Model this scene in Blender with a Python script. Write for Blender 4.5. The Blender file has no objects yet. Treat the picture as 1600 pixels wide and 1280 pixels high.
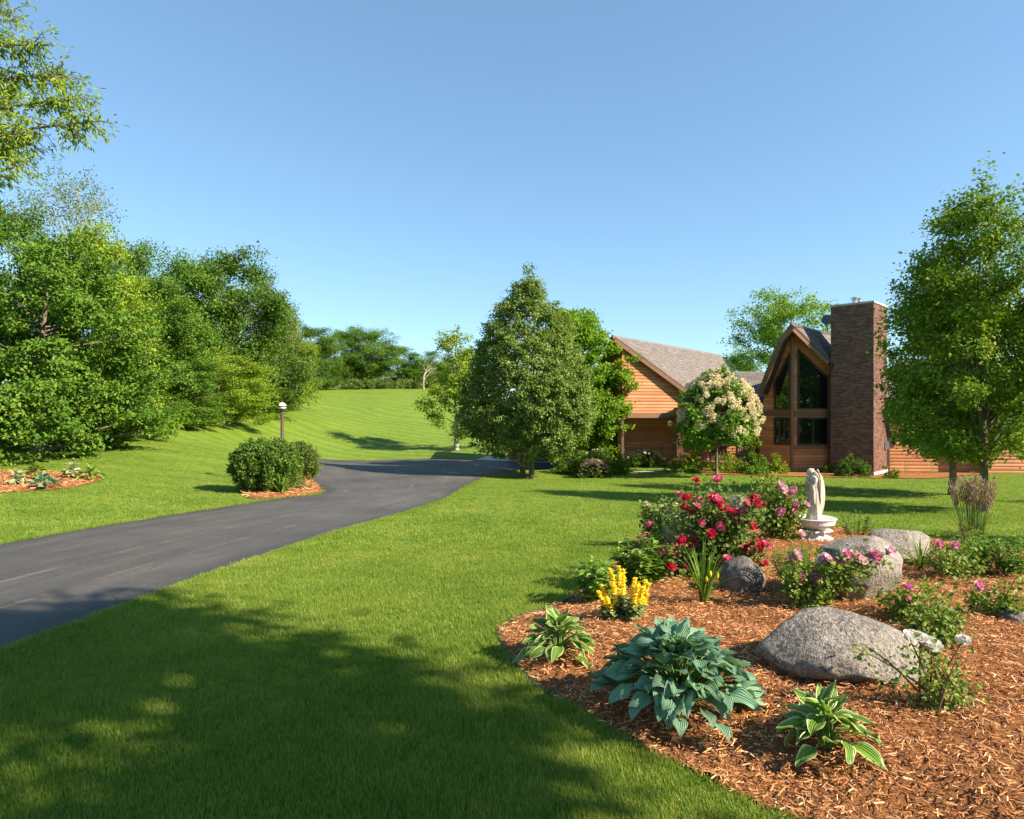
import bpy, bmesh, math
import numpy as np
from mathutils import Vector, Matrix, noise as mnoise

# ------------------------------------------------------------------ camera, sky, sun
SC = bpy.context.scene
COL = SC.collection
F = 1013.0                     # focal length in photo pixels (24 mm on full frame)
CAMZ = 1.75
cam = bpy.data.cameras.new('camera'); cam.lens = 24.0
cam.sensor_width = 36.0 * 1600 / 1520; cam.sensor_fit = 'HORIZONTAL'
cam.clip_start = 0.05; cam.clip_end = 3000
cam_o = bpy.data.objects.new('camera', cam); COL.objects.link(cam_o)
cam_o.location = (0, 0, CAMZ); cam_o.rotation_euler = (math.pi / 2, 0, 0)
SC.camera = cam_o

SUN_EL, SUN_AZ = 35.0, 114.0     # azimuth clockwise from +Y
w = bpy.data.worlds.new('World'); SC.world = w; w.use_nodes = True
wn = w.node_tree.nodes; wl = w.node_tree.links
sky = wn.new('ShaderNodeTexSky'); sky.sky_type = 'NISHITA'; sky.sun_disc = False
sky.sun_elevation = math.radians(SUN_EL); sky.sun_rotation = math.radians(SUN_AZ)
sky.altitude = 200; sky.air_density = 1.0; sky.dust_density = 0.0; sky.ozone_density = 2.0
bg = wn['Background']; bg.inputs[1].default_value = 0.137
gm = wn.new('ShaderNodeGamma'); gm.inputs[1].default_value = 0.70          # softens the gradient towards the horizon
tn = wn.new('ShaderNodeMix'); tn.data_type = 'RGBA'; tn.blend_type = 'MULTIPLY'; tn.inputs[0].default_value = 1.0
tn.inputs[7].default_value = (0.64, 0.84, 0.95, 1)
wl.new(sky.outputs[0], gm.inputs[0]); wl.new(gm.outputs[0], tn.inputs[6]); wl.new(tn.outputs[2], bg.inputs[0])

sun = bpy.data.lights.new('sun', 'SUN'); sun.energy = 5.0; sun.angle = math.radians(0.53)
sun.color = (1.0, 0.87, 0.70)
sun_o = bpy.data.objects.new('sun', sun); COL.objects.link(sun_o)
_a, _e = math.radians(SUN_AZ), math.radians(SUN_EL)
SDIR = Vector((math.sin(_a) * math.cos(_e), math.cos(_a) * math.cos(_e), math.sin(_e)))
sun_o.rotation_euler = SDIR.to_track_quat('Z', 'Y').to_euler()
sun_o.location = (30, -10, 40)

vs = SC.view_settings; vs.view_transform = 'Standard'; vs.look = 'None'
vs.exposure = 1.38; vs.gamma = 1.0; vs.use_curve_mapping = False
SC.render.engine = 'CYCLES'
SC.cycles.max_bounces = 8; SC.cycles.transparent_max_bounces = 8
SC.cycles.use_denoising = True

# ------------------------------------------------------------------ node helpers
def new_mat(name):
    m = bpy.data.materials.new(name); m.use_nodes = True
    nt = m.node_tree; b = nt.nodes['Principled BSDF']
    return m, nt, b
def ramp(nt, fac, stops, interp='LINEAR'):
    r = nt.nodes.new('ShaderNodeValToRGB'); r.color_ramp.interpolation = interp
    els = r.color_ramp.elements
    while len(els) < len(stops): els.new(0.5)
    for e, (p, c) in zip(els, stops):
        e.position = p; e.color = (c[0], c[1], c[2], 1)
    nt.links.new(fac, r.inputs[0]); return r.outputs[0]
def noise(nt, scale, detail=3, rough=0.55, vec=None, dist=0.0):
    n = nt.nodes.new('ShaderNodeTexNoise'); n.inputs['Scale'].default_value = scale
    n.inputs['Detail'].default_value = detail; n.inputs['Roughness'].default_value = rough
    n.inputs['Distortion'].default_value = dist
    if vec is not None: nt.links.new(vec, n.inputs['Vector'])
    return n.outputs['Fac']
def mapping(nt, vec, scale=(1, 1, 1), rot=(0, 0, 0)):
    m = nt.nodes.new('ShaderNodeMapping'); m.inputs['Scale'].default_value = scale
    m.inputs['Rotation'].default_value = rot; nt.links.new(vec, m.inputs['Vector']); return m.outputs[0]
def pos(nt): return nt.nodes.new('ShaderNodeNewGeometry').outputs['Position']
def objco(nt): return nt.nodes.new('ShaderNodeTexCoord').outputs['Object']
def objrnd(nt): return nt.nodes.new('ShaderNodeObjectInfo').outputs['Random']
def attr(nt, name, out='Fac'):
    a = nt.nodes.new('ShaderNodeAttribute'); a.attribute_name = name; return a.outputs[out]
def mixc(nt, fac, a, b, mode='MIX'):
    m = nt.nodes.new('ShaderNodeMix'); m.data_type = 'RGBA'; m.blend_type = mode
    for sock, v in ((m.inputs[0], fac), (m.inputs[6], a), (m.inputs[7], b)):
        if hasattr(v, 'links') or hasattr(v, 'is_linked'): nt.links.new(v, sock)
        elif isinstance(v, (int, float)): sock.default_value = v
        else: sock.default_value = (v[0], v[1], v[2], 1)
    return m.outputs[2]
def math_(nt, op, a, b=None, c=None):
    m = nt.nodes.new('ShaderNodeMath'); m.operation = op
    for s, v in zip(m.inputs, (a, b, c)):
        if v is None: continue
        if isinstance(v, (int, float)): s.default_value = v
        else: nt.links.new(v, s)
    return m.outputs[0]
def bump(nt, b, h, strength=0.4, dist=0.02):
    n = nt.nodes.new('ShaderNodeBump'); n.inputs['Strength'].default_value = strength
    n.inputs['Distance'].default_value = dist; nt.links.new(h, n.inputs['Height'])
    nt.links.new(n.outputs[0], b.inputs['Normal'])
def setp(b, rough=0.6, spec=0.3, metal=0.0):
    b.inputs['Roughness'].default_value = rough; b.inputs['Specular IOR Level'].default_value = spec
    b.inputs['Metallic'].default_value = metal
def leafify(nt, b, colsock, trans=0.35, tint=(1.25, 1.25, 0.45)):
    """mix a translucent lobe into a leaf"""
    t = nt.nodes.new('ShaderNodeBsdfTranslucent'); mx = nt.nodes.new('ShaderNodeMixShader')
    mx.inputs[0].default_value = trans
    nt.links.new(mixc(nt, 1.0, colsock, tint, 'MULTIPLY'), t.inputs[0])
    nt.links.new(b.outputs[0], mx.inputs[1]); nt.links.new(t.outputs[0], mx.inputs[2])
    nt.links.new(mx.outputs[0], nt.nodes['Material Output'].inputs[0])
def M_leaf(name, c0, c1, c2, rough=0.5, spec=0.18, trans=0.30, inst=False):
    m, nt, b = new_mat(name); setp(b, rough, spec)
    f = objrnd(nt) if inst else attr(nt, 'rnd')
    c = ramp(nt, f, [(0.0, c0), (0.5, c1), (1.0, c2)])
    nt.links.new(c, b.inputs['Base Color']); leafify(nt, b, c, trans); return m
def M_plain(name, col, rough=0.6, spec=0.3, metal=0.0, var=0.25, scale=8.0, bmp=0.15):
    m, nt, b = new_mat(name); setp(b, rough, spec, metal)
    n = noise(nt, scale, 4, vec=objco(nt))
    c = ramp(nt, n, [(0.25, [x * (1 - var) for x in col]), (0.75, [min(1, x * (1 + var)) for x in col])])
    nt.links.new(c, b.inputs['Base Color']); bump(nt, b, n, bmp, 0.01); return m

# ------------------------------------------------------------------ mesh helpers
def mesh_from(name, V, faces, rnd=None, smooth=False, extra=None):
    me = bpy.data.meshes.new(name); V = np.asarray(V, np.float32)
    me.vertices.add(len(V)); me.vertices.foreach_set('co', V.ravel())
    loops = []; starts = []; tot = 0
    for f in faces:
        f = np.asarray(f, np.int32)
        if len(f) == 0: continue
        k = f.shape[1]; loops.append(f.ravel()); starts.append(tot + np.arange(len(f)) * k); tot += f.size
    loops = np.concatenate(loops); starts = np.concatenate(starts).astype(np.int32)
    me.loops.add(len(loops)); me.loops.foreach_set('vertex_index', loops)
    me.polygons.add(len(starts)); me.polygons.foreach_set('loop_start', starts)
    me.update(calc_edges=True); me.validate()
    me.polygons.foreach_set('use_smooth', np.full(len(me.polygons), bool(smooth)))
    if rnd is not None:
        a = me.attributes.new('rnd', 'FLOAT', 'POINT'); a.data.foreach_set('value', np.asarray(rnd, np.float32))
    for k, v in (extra or {}).items():
        a = me.attributes.new(k, 'FLOAT_VECTOR', 'POINT'); a.data.foreach_set('vector', np.asarray(v, np.float32).ravel())
    return me
class Acc:
    def __init__(s): s.V = []; s.F = {3: [], 4: []}; s.R = []; s.n = 0
    def add(s, V, F_, r=0.5):
        V = np.asarray(V, float).reshape(-1, 3)
        if isinstance(F_, dict): groups = F_
        else:
            groups = {}
            for f in F_: groups.setdefault(len(f), []).append(f)
        for k, f in groups.items():
            f = np.asarray(f, np.int64)
            if len(f): s.F.setdefault(k, []).append(f + s.n)
        s.V.append(V); s.R.append(np.broadcast_to(np.asarray(r, float), (len(V),)).copy()); s.n += len(V); return s
    def box(s, c, size, r=0.5, R=None):
        c = np.asarray(c, float); h = np.asarray(size, float) / 2
        P = np.array([(x, y, z) for z in (-1, 1) for y in (-1, 1) for x in (-1, 1)]) * h
        if R is not None: P = P @ np.asarray(R).T
        return s.add(P + c, [(0, 2, 3, 1), (4, 5, 7, 6), (0, 1, 5, 4), (2, 6, 7, 3), (0, 4, 6, 2), (1, 3, 7, 5)], r)
    def beam(s, a, b, wd, ht, r=0.5):
        a = Vector(a); b = Vector(b); d = (b - a); L = d.length; d.normalize()
        up = Vector((0, 0, 1)) if abs(d.z) < 0.95 else Vector((0, 1, 0))
        sd = d.cross(up).normalized(); u2 = sd.cross(d)
        R = np.array([d, sd, u2]).T
        return s.box((a + b) / 2, (L, wd, ht), r, R)
    def tube(s, pts, rad, sides=6, r=0.5, cap=True):
        pts = np.asarray(pts, float); n = len(pts); rad = np.broadcast_to(np.asarray(rad, float), (n,))
        T = np.gradient(pts, axis=0); T /= np.linalg.norm(T, axis=1, keepdims=True) + 1e-9
        ref = np.array([0.13, 0.97, 0.2]) if abs(T[:, 2]).mean() > 0.6 else np.array([0.1, 0.15, 1.0])
        S = np.cross(T, ref); S /= np.linalg.norm(S, axis=1, keepdims=True) + 1e-9; U = np.cross(S, T)
        a = np.arange(sides) / sides * 2 * np.pi
        V = pts[:, None] + rad[:, None, None] * (np.cos(a)[None, :, None] * S[:, None] + np.sin(a)[None, :, None] * U[:, None])
        i = np.arange(n - 1)[:, None] * sides; j = np.arange(sides)[None]; j2 = (j + 1) % sides
        Q = np.stack([i + j, i + j2, i + sides + j2, i + sides + j], -1).reshape(-1, 4)
        G = {4: Q}; V = V.reshape(-1, 3)
        if cap and sides > 2:
            V = np.vstack([V, pts[-1]]); k = len(V) - 1; b0 = (n - 1) * sides
            G[3] = np.array([(b0 + q, b0 + (q + 1) % sides, k) for q in range(sides)])
        return s.add(V, G, r)
    def lathe(s, prof, c=(0, 0, 0), sides=24, r=0.5, sx=1, sy=1):
        prof = np.asarray(prof, float); a = np.arange(sides) / sides * 2 * np.pi
        V = np.stack([prof[:, 0:1] * np.cos(a) * sx, prof[:, 0:1] * np.sin(a) * sy, np.repeat(prof[:, 1:2], sides, 1)], -1).reshape(-1, 3)
        n = len(prof); i = np.arange(n - 1)[:, None] * sides; j = np.arange(sides)[None]; j2 = (j + 1) % sides
        Q = np.stack([i + j, i + j2, i + sides + j2, i + sides + j], -1).reshape(-1, 4)
        return s.add(V + np.asarray(c, float), {4: Q}, r)
    def ball(s, c, rx, ry=None, rz=None, R=None, r=0.5, seg=14, rings=9):
        ry = rx if ry is None else ry; rz = rx if rz is None else rz
        t = np.linspace(-np.pi / 2, np.pi / 2, rings); a = np.arange(seg) / seg * 2 * np.pi
        V = np.stack([np.cos(t)[:, None] * np.cos(a), np.cos(t)[:, None] * np.sin(a), np.repeat(np.sin(t)[:, None], seg, 1)], -1).reshape(-1, 3) * (rx, ry, rz)
        if R is not None: V = V @ np.asarray(R).T
        i = np.arange(rings - 1)[:, None] * seg; j = np.arange(seg)[None]; j2 = (j + 1) % seg
        Q = np.stack([i + j, i + j2, i + seg + j2, i + seg + j], -1).reshape(-1, 4)
        return s.add(V + np.asarray(c, float), {4: Q}, r)
    def poly(s, P, thick=None, n=None, r=0.5):
        """flat polygon, optionally extruded by -n*thick"""
        P = np.asarray(P, float); k = len(P)
        if thick is None: return s.add(P, {k: np.array([range(k)])}, r)
        Q = P - np.asarray(n, float) * thick
        G = {k: np.array([list(range(k)), list(range(2 * k - 1, k - 1, -1))])}
        side = np.array([(i, i + k, (i + 1) % k + k, (i + 1) % k) for i in range(k)])
        if k == 4: G[4] = np.vstack([G[4], side])
        else: G[4] = side
        return s.add(np.vstack([P, Q]), G, r)
    def build(s, name, mat, parent=None, smooth=False, kind=None, off=None):
        V = np.vstack(s.V); R = np.concatenate(s.R)
        if parent is not None and off is None:
            V = V - np.array(world_loc(parent))
        if off is not None: V = V - np.array(off)
        me = mesh_from(name, V, [np.vstack(f) for f in s.F.values() if f], R, smooth)
        o = bpy.data.objects.new(name, me); COL.objects.link(o)
        if mat is not None: me.materials.append(mat)
        if parent is not None: o.parent = parent
        if off is not None and parent is None: o.location = off
        if kind: o['kind'] = kind
        return o
def world_loc(o):
    v = Vector((0, 0, 0))
    while o is not None: v += o.location; o = o.parent
    return v
def tag(o, label, cat, group=None):
    o['label'] = label; o['category'] = cat
    if group: o['group'] = group
    return o
def thing(name, loc, label, cat, group=None):
    o = bpy.data.objects.new(name, None); COL.objects.link(o); o.location = loc; o.empty_display_size = 0.2
    return tag(o, label, cat, group)
def struct(o): o['kind'] = 'structure'; return o
def unit(a): return a / (np.linalg.norm(a, axis=-1, keepdims=True) + 1e-9)
def scatter(tV, tF, P, D, N, S, R):
    D = unit(D); sd = unit(np.cross(D, N)); N2 = np.cross(sd, D)
    tV = np.asarray(tV, float); S = np.broadcast_to(np.asarray(S, float), (len(P),))
    V = P[:, None] + S[:, None, None] * (tV[None, :, 0:1] * sd[:, None] + tV[None, :, 1:2] * D[:, None] + tV[None, :, 2:3] * N2[:, None])
    k = len(tV); G = {}
    for f in tF: G.setdefault(len(f), []).append(f)
    G = {q: (np.arange(len(P))[:, None, None] * k + np.array(f)[None]).reshape(-1, q) for q, f in G.items()}
    return V.reshape(-1, 3), G, np.repeat(R, k)
# leaf templates: x across, y along, z up
T_LEAF = ([(0, 0, 0), (0.32, 0.45, 0.09), (0, 1, -0.08), (-0.32, 0.45, 0.09)], [(0, 1, 2), (0, 2, 3)])
T_BROAD = ([(0, 0, 0), (0.42, 0.35, 0.1), (0.3, 0.75, 0.03), (0, 1, -0.12), (-0.3, 0.75, 0.03), (-0.42, 0.35, 0.1), (0, 0.45, 0)],
           [(0, 1, 6), (1, 2, 6), (2, 3, 6), (3, 4, 6), (4, 5, 6), (5, 0, 6)])
T_MAPLE = ([(0, 0, 0), (0.28, 0.08, 0.02), (0.62, 0.36, -0.05), (0.24, 0.48, 0.03), (0.42, 0.84, -0.04), (0.14, 0.66, 0.02), (0, 1.06, -0.1),
            (-0.14, 0.66, 0.02), (-0.42, 0.84, -0.04), (-0.24, 0.48, 0.03), (-0.62, 0.36, -0.05), (-0.28, 0.08, 0.02)],
           [(0, 1, 3), (1, 2, 3), (0, 3, 9), (3, 4, 5), (3, 5, 9), (5, 7, 9), (5, 6, 7), (7, 8, 9), (0, 9, 11), (9, 10, 11)])
T_NARROW = ([(0, 0, 0), (0.13, 0.35, 0.04), (0.09, 0.7, 0.02), (0, 1, -0.12), (-0.09, 0.7, 0.02), (-0.13, 0.35, 0.04)], [(0, 1, 2, 3), (0, 3, 4, 5)])
def inside(poly, X, Y):
    poly = np.asarray(poly, float); c = np.zeros(np.shape(X), bool); x1, y1 = poly[-1]
    for x2, y2 in poly:
        hit = ((y1 > Y) != (y2 > Y)); xx = (x2 - x1) * (Y - y1) / ((y2 - y1) if y2 != y1 else 1e-9) + x1
        c ^= hit & (X < xx); x1, y1 = x2, y2
    return c
def edge_dist(poly, X, Y):
    poly = np.asarray(poly, float); d = np.full(np.shape(X), 1e9); x1, y1 = poly[-1]
    for x2, y2 in poly:
        dx, dy = x2 - x1, y2 - y1; t = np.clip(((X - x1) * dx + (Y - y1) * dy) / (dx * dx + dy * dy + 1e-9), 0, 1)
        d = np.minimum(d, np.hypot(X - x1 - t * dx, Y - y1 - t * dy)); x1, y1 = x2, y2
    return d
def smooth_line(P, n, closed=False):
    P = np.asarray(P, float); m = len(P); out = []
    segs = m if closed else m - 1
    for i in range(segs):
        p = [P[(i + k) % m] if closed else P[min(max(i + k, 0), m - 1)] for k in (-1, 0, 1, 2)]
        for t in np.arange(n) / n:
            out.append(0.5 * ((2 * p[1]) + (-p[0] + p[2]) * t + (2 * p[0] - 5 * p[1] + 4 * p[2] - p[3]) * t * t + (-p[0] + 3 * p[1] - 3 * p[2] + p[3]) * t ** 3))
    if not closed: out.append(P[-1])
    return np.array(out)

# ------------------------------------------------------------------ terrain
def pt(px, py, d): return np.array([(px - 800) / F * d, d, CAMZ - (py - 640) / F * d])
CTRL = [(0, 0, 0), (3, 0, 0), (-3, 0, -.03), (0, 4, 0), (2, 4, .02), (5, 3, .05), (-3.85, 5.1, -.1), (0, 8, -.12), (3, 8, -.06), (6, 8, -.12),
        (-3.1, 10.2, -.3), (0, 14, -.5), (5, 14, -.6), (11.6, 16, -.78), (15, 22, -1.0), (16.7, 29.5, -1.3), (24, 30, -1.25), (30, 20, -1.0), (7, 30, -1.25),
        (9.3, 33, -1.25), (9, 25, -1.12), (1, 29.5, -1.42), (-2.3, 14.6, -.55), (-1.8, 18, -.7), (-1.4, 23.8, -.95), (-1.2, 28.8, -1.15), (0, 33.4, -1.25),
        (-7.3, 9.7, -.2), (-6.7, 12.4, -.3), (-5.8, 15.9, -.45), (-5.3, 17.9, -.55), (-8, 25, -.95), (-12.5, 38.5, -1.2), (-5, 40, -1.3), (0, 40, -1.3), (4, 38, -1.3),
        (-9, 17, -.35), (-12.4, 16.5, -.2), (-16.5, 22, -.1), (-13.5, 25, .1), (-18.8, 38, 1.0), (-19.7, 50, 1.5), (-25.5, 75, 3.8), (-21, 85, 4.4), (-12.4, 90, 4.6),
        (-11.4, 58, .6), (-3.9, 45, -1.05), (-13.6, 46, -.5), (-18, 66, 2.3), (-9, 72, 2.6), (-20, 120, 4.6), (-20, 300, 4), (-100, 100, 6), (-100, 0, .5), (-40, 30, .6),
        (-100, 300, 5), (100, 0, -.8), (100, 100, -1.3), (30, 60, -1.3), (40, 140, -1.3), (0, -60, .3), (60, -60, -.3), (-60, -60, .2), (120, 300, -1.3),
        (5, 90, 2.2), (15, 66, -.9), (14, 8, -.3), (300, 0, -1), (-300, 0, 1), (0, 400, 2), (0, -300, 0)]
CTRL = np.array(CTRL, float)
def _phi(r2): return np.where(r2 > 1e-12, 0.5 * r2 * np.log(r2 + 1e-12), 0)
_n = len(CTRL); _S = 0.1
_c = CTRL[:, :2] * _S
_K = _phi(((_c[:, None] - _c[None]) ** 2).sum(-1)) + np.eye(_n) * 0.02
_P = np.hstack([np.ones((_n, 1)), _c])
_A = np.zeros((_n + 3, _n + 3)); _A[:_n, :_n] = _K; _A[:_n, _n:] = _P; _A[_n:, :_n] = _P.T
_W = np.linalg.solve(_A, np.concatenate([CTRL[:, 2], np.zeros(3)]))
def ground(X, Y):
    X = np.asarray(X, float); Y = np.asarray(Y, float); sh = X.shape
    q = np.stack([X.ravel(), Y.ravel()], -1) * _S; z = np.empty(len(q))
    for i in range(0, len(q), 20000):
        b = q[i:i + 20000]
        z[i:i + 20000] = _phi(((b[:, None] - _c[None]) ** 2).sum(-1)) @ _W[:_n] + _W[_n] + b @ _W[_n + 1:]
    return z.reshape(sh)
RE = smooth_line([(-5.1, -14), (-4.65, 0), (-3.85, 5.13), (-3.12, 10.2), (-2.3, 14.6), (-1.78, 18), (-1.45, 23.8), (-1.0, 28.8), (-.3, 31.6), (.8, 33.0), (2.6, 33.6), (4.4, 34.2)], 8)
LE = smooth_line([(-9.8, -14), (-9.0, 0), (-8.1, 5), (-7.3, 9.73), (-6.5, 13.2), (-5.75, 16.2), (-5.3, 18.3), (-8.0, 25), (-12.2, 34), (-12.8, 39.2), (-4, 40.4), (3.5, 39.5)], 8)
_jr = np.random.default_rng(44)
RE = RE + _jr.normal(0, .018, RE.shape); LE = LE + _jr.normal(0, .018, LE.shape)
DRIVE = np.vstack([LE, RE[::-1]])
def hit(px, py, fn=None, d0=1.5, d1=140):
    fn = fn or gz
    d = np.exp(np.linspace(math.log(d0), math.log(d1), 1500)); X = (px - 800) / F * d; Z = CAMZ - (py - 640) / F * d
    below = np.nonzero(Z <= fn(X, d))[0]
    k = below[0] if len(below) else len(d) - 1
    return np.array([X[k], d[k], Z[k]])
BED_PX = [(965, 1150), (900, 1112), (850, 1085), (806, 1040), (780, 1003), (782, 982), (808, 968), (858, 952), (905, 928), (950, 890), (985, 858), (1005, 832), (1060, 814), (1150, 806), (1240, 815),
          (1340, 834), (1440, 848), (1560, 862), (1700, 880), (1900, 905)]
_bp = [hit(x, y, ground)[:2] for x, y in BED_PX]
_bp += [np.array([7.5, 5.2]), np.array([5.5, 2.6]), np.array([3.6, 1.9]), np.array([2.0, 2.15]), np.array([1.15, 2.75])]
BED = smooth_line(_bp, 4, True)
def bed_h(X, Y):
    i = inside(BED, X, Y); d = edge_dist(BED, X, Y); t = np.clip(d / 0.9, 0, 1)
    return np.where(i, 0.012 + 0.12 * t * t * (3 - 2 * t), 0)
def gz(X, Y): return ground(X, Y) + bed_h(np.asarray(X, float), np.asarray(Y, float))

# ------------------------------------------------------------------ surface materials
def M_grass():
    m, nt, b = new_mat('lawn_grass'); setp(b, 0.75, 0.15)
    P = pos(nt)
    fine = noise(nt, 38, 6, 0.75, P); mid = noise(nt, 2.2, 4, 0.6, P); big = noise(nt, 0.25, 3, 0.5, P)
    f = math_(nt, 'MULTIPLY_ADD', fine, 0.45, math_(nt, 'MULTIPLY_ADD', mid, 0.45, math_(nt, 'MULTIPLY', big, 0.25)))
    wv = nt.nodes.new('ShaderNodeTexWave'); wv.inputs['Scale'].default_value = 0.20; wv.inputs['Distortion'].default_value = 14.0
    wv.inputs['Detail'].default_value = 1.5; wv.inputs['Detail Scale'].default_value = 0.5; wv.bands_direction = 'Y'
    nt.links.new(mapping(nt, P, (1, 1, 0), (0, 0, 0.35)), wv.inputs['Vector'])
    f2 = math_(nt, 'MULTIPLY_ADD', wv.outputs['Fac'], 0.13, f)
    pat = noise(nt, 0.9, 5, 0.7, mapping(nt, P, (1, 1.6, 1), (0, 0, 0.5))); f2 = math_(nt, 'MULTIPLY_ADD', pat, 0.28, math_(nt, 'ADD', f2, -0.14))
    c = ramp(nt, f2, [(0.32, (0.060, 0.115, 0.009)), (0.58, (0.115, 0.185, 0.016)), (0.85, (0.185, 0.255, 0.032))])
    nt.links.new(c, b.inputs['Base Color']); bump(nt, b, fine, 0.9, 0.05)
    return m
def M_asphalt():
    m, nt, b = new_mat('asphalt'); setp(b, 0.72, 0.35)
    P = pos(nt); L = attr(nt, 'lane', 'Vector')
    gr = noise(nt, 120, 2, 0.7, P); gr2 = noise(nt, 13, 6, 0.85, P)
    st = noise(nt, 3.0, 4, 0.6, mapping(nt, L, (3.0, 0.10, 1)), 0.3)
    st2 = noise(nt, 9.0, 3, 0.6, mapping(nt, L, (3.0, 0.05, 1)), 0.2)
    big = noise(nt, 0.5, 4, 0.6, P)
    f = math_(nt, 'MULTIPLY_ADD', st, 0.34, math_(nt, 'MULTIPLY_ADD', st2, 0.16, math_(nt, 'MULTIPLY_ADD', big, 0.5, math_(nt, 'MULTIPLY', gr2, 0.42))))
    c = ramp(nt, f, [(0.48, (0.030, 0.030, 0.031)), (0.70, (0.066, 0.062, 0.056)), (0.92, (0.112, 0.102, 0.088))])
    sp = ramp(nt, gr, [(0.60, (0, 0, 0)), (0.80, (1, 1, 1))])
    c = mixc(nt, math_(nt, 'MULTIPLY', sp, 0.45), c, (0.20, 0.18, 0.15))
    sx = nt.nodes.new('ShaderNodeSeparateXYZ'); nt.links.new(L, sx.inputs[0])
    brk = noise(nt, 1.3, 4, 0.7, mapping(nt, L, (1, 0.5, 1)))
    for cx, wd in ((0.12, 0.004), (0.52, 0.007), (0.74, 0.005)):
        wob = math_(nt, 'MULTIPLY_ADD', noise(nt, 0.5, 3, 0.6, mapping(nt, L, (0, 1, 1))), 0.05, cx - 0.025)
        dd = math_(nt, 'ABSOLUTE', math_(nt, 'SUBTRACT', sx.outputs[0], wob))
        ln = ramp(nt, dd, [(0.0, (1, 1, 1)), (wd * 2, (0, 0, 0))])
        fac = math_(nt, 'MULTIPLY', ln, ramp(nt, brk, [(0.48, (0, 0, 0)), (0.62, (0.5, 0.5, 0.5))]))
        c = mixc(nt, fac, c, (0.22, 0.20, 0.17))
    edge = ramp(nt, math_(nt, 'MULTIPLY_ADD', noise(nt, 2.5, 4, .7, P), .05, math_(nt, 'ABSOLUTE', math_(nt, 'SUBTRACT', sx.outputs[0], 0.5))), [(0.44, (0, 0, 0)), (0.50, (1, 1, 1))])
    c = mixc(nt, math_(nt, 'MULTIPLY', edge, 0.55), c, (0.026, 0.026, 0.028))          # darker unworn margins
    cr = nt.nodes.new('ShaderNodeTexVoronoi'); cr.feature = 'DISTANCE_TO_EDGE'; cr.inputs['Scale'].default_value = 0.55
    wp = nt.nodes.new('ShaderNodeTexNoise'); wp.inputs['Scale'].default_value = 2.0; wp.inputs['Detail'].default_value = 5; nt.links.new(P, wp.inputs['Vector'])
    nt.links.new(mixc(nt, 0.25, P, wp.outputs['Color']), cr.inputs['Vector'])
    ck = ramp(nt, cr.outputs['Distance'], [(0.003, (1, 1, 1)), (0.008, (0, 0, 0))])
    c = mixc(nt, math_(nt, 'MULTIPLY', ck, ramp(nt, big, [(0.50, (0, 0, 0)), (0.62, (0.75, 0.75, 0.75))])), c, (0.016, 0.015, 0.015))
    vo2 = nt.nodes.new('ShaderNodeTexVoronoi'); vo2.inputs['Scale'].default_value = 22.0; nt.links.new(P, vo2.inputs['Vector'])
    c = mixc(nt, math_(nt, 'MULTIPLY', ramp(nt, vo2.outputs['Distance'], [(0.10, (1, 1, 1)), (0.22, (0, 0, 0))]), 0.30), c, (0.19, 0.17, 0.14))
    vo = nt.nodes.new('ShaderNodeTexVoronoi'); vo.inputs['Scale'].default_value = 5.0; nt.links.new(P, vo.inputs['Vector'])
    dot = ramp(nt, vo.outputs['Distance'], [(0.035, (1, 1, 1)), (0.05, (0, 0, 0))])
    c = mixc(nt, math_(nt, 'MULTIPLY', dot, 0.6), c, (0.33, 0.28, 0.2))
    nt.links.new(c, b.inputs['Base Color']); bump(nt, b, gr2, 0.5, 0.006); return m
def M_mulch(name='mulch_soil'):
    m, nt, b = new_mat(name); setp(b, 0.85, 0.15)
    P = pos(nt); n1 = noise(nt, 60, 5, 0.8, mapping(nt, P, (1, 2.2, 1), (0, 0, 0.6))); n2 = noise(nt, 55, 5, 0.8, mapping(nt, P, (2.2, 1, 1), (0, 0, -0.3)))
    f = math_(nt, 'MULTIPLY_ADD', n1, 0.5, math_(nt, 'MULTIPLY', n2, 0.5))
    c = ramp(nt, f, [(0.35, (0.09, 0.034, 0.014)), (0.52, (0.30, 0.125, 0.042)), (0.70, (0.55, 0.27, 0.105))])
    nt.links.new(c, b.inputs['Base Color']); bump(nt, b, f, 1.0, 0.03); return m
MG = M_grass(); MASPH = M_asphalt(); MMUL = M_mulch()
m_, nt_, b_ = new_mat('mulch_shred'); setp(b_, 0.8, 0.15)
nt_.links.new(ramp(nt_, attr(nt_, 'rnd'), [(0.0, (0.07, 0.024, 0.011)), (0.3, (0.27, 0.098, 0.032)), (0.62, (0.50, 0.215, 0.078)), (0.85, (0.64, 0.33, 0.15)), (1.0, (0.72, 0.47, 0.27))]), b_.inputs['Base Color'])
MSHRED = m_
def M_blade():
    m, nt, b = new_mat('grass_blade'); setp(b, 0.5, 0.3)
    mid = noise(nt, 1.6, 4, 0.6, pos(nt)); big = noise(nt, 0.45, 4, 0.6, pos(nt)); f = math_(nt, 'MULTIPLY_ADD', objrnd(nt), 0.40, math_(nt, 'MULTIPLY_ADD', mid, 0.55, math_(nt, 'MULTIPLY_ADD', big, 0.65, -0.18)))
    c = ramp(nt, f, [(0.25, (0.075, 0.165, 0.014)), (0.55, (0.170, 0.275, 0.022)), (0.78, (0.27, 0.34, 0.05)), (1.0, (0.40, 0.39, 0.10))])
    c = mixc(nt, math_(nt, 'MULTIPLY', ramp(nt, attr(nt, 'rnd'), [(0.93, (0, 0, 0)), (0.95, (1, 1, 1))]), 0.6), c, (0.30, 0.26, 0.09))
    nt.links.new(c, b.inputs['Base Color']); leafify(nt, b, c, 0.4, (1.25, 1.25, 0.5)); return m
MBLADE = M_blade()

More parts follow.
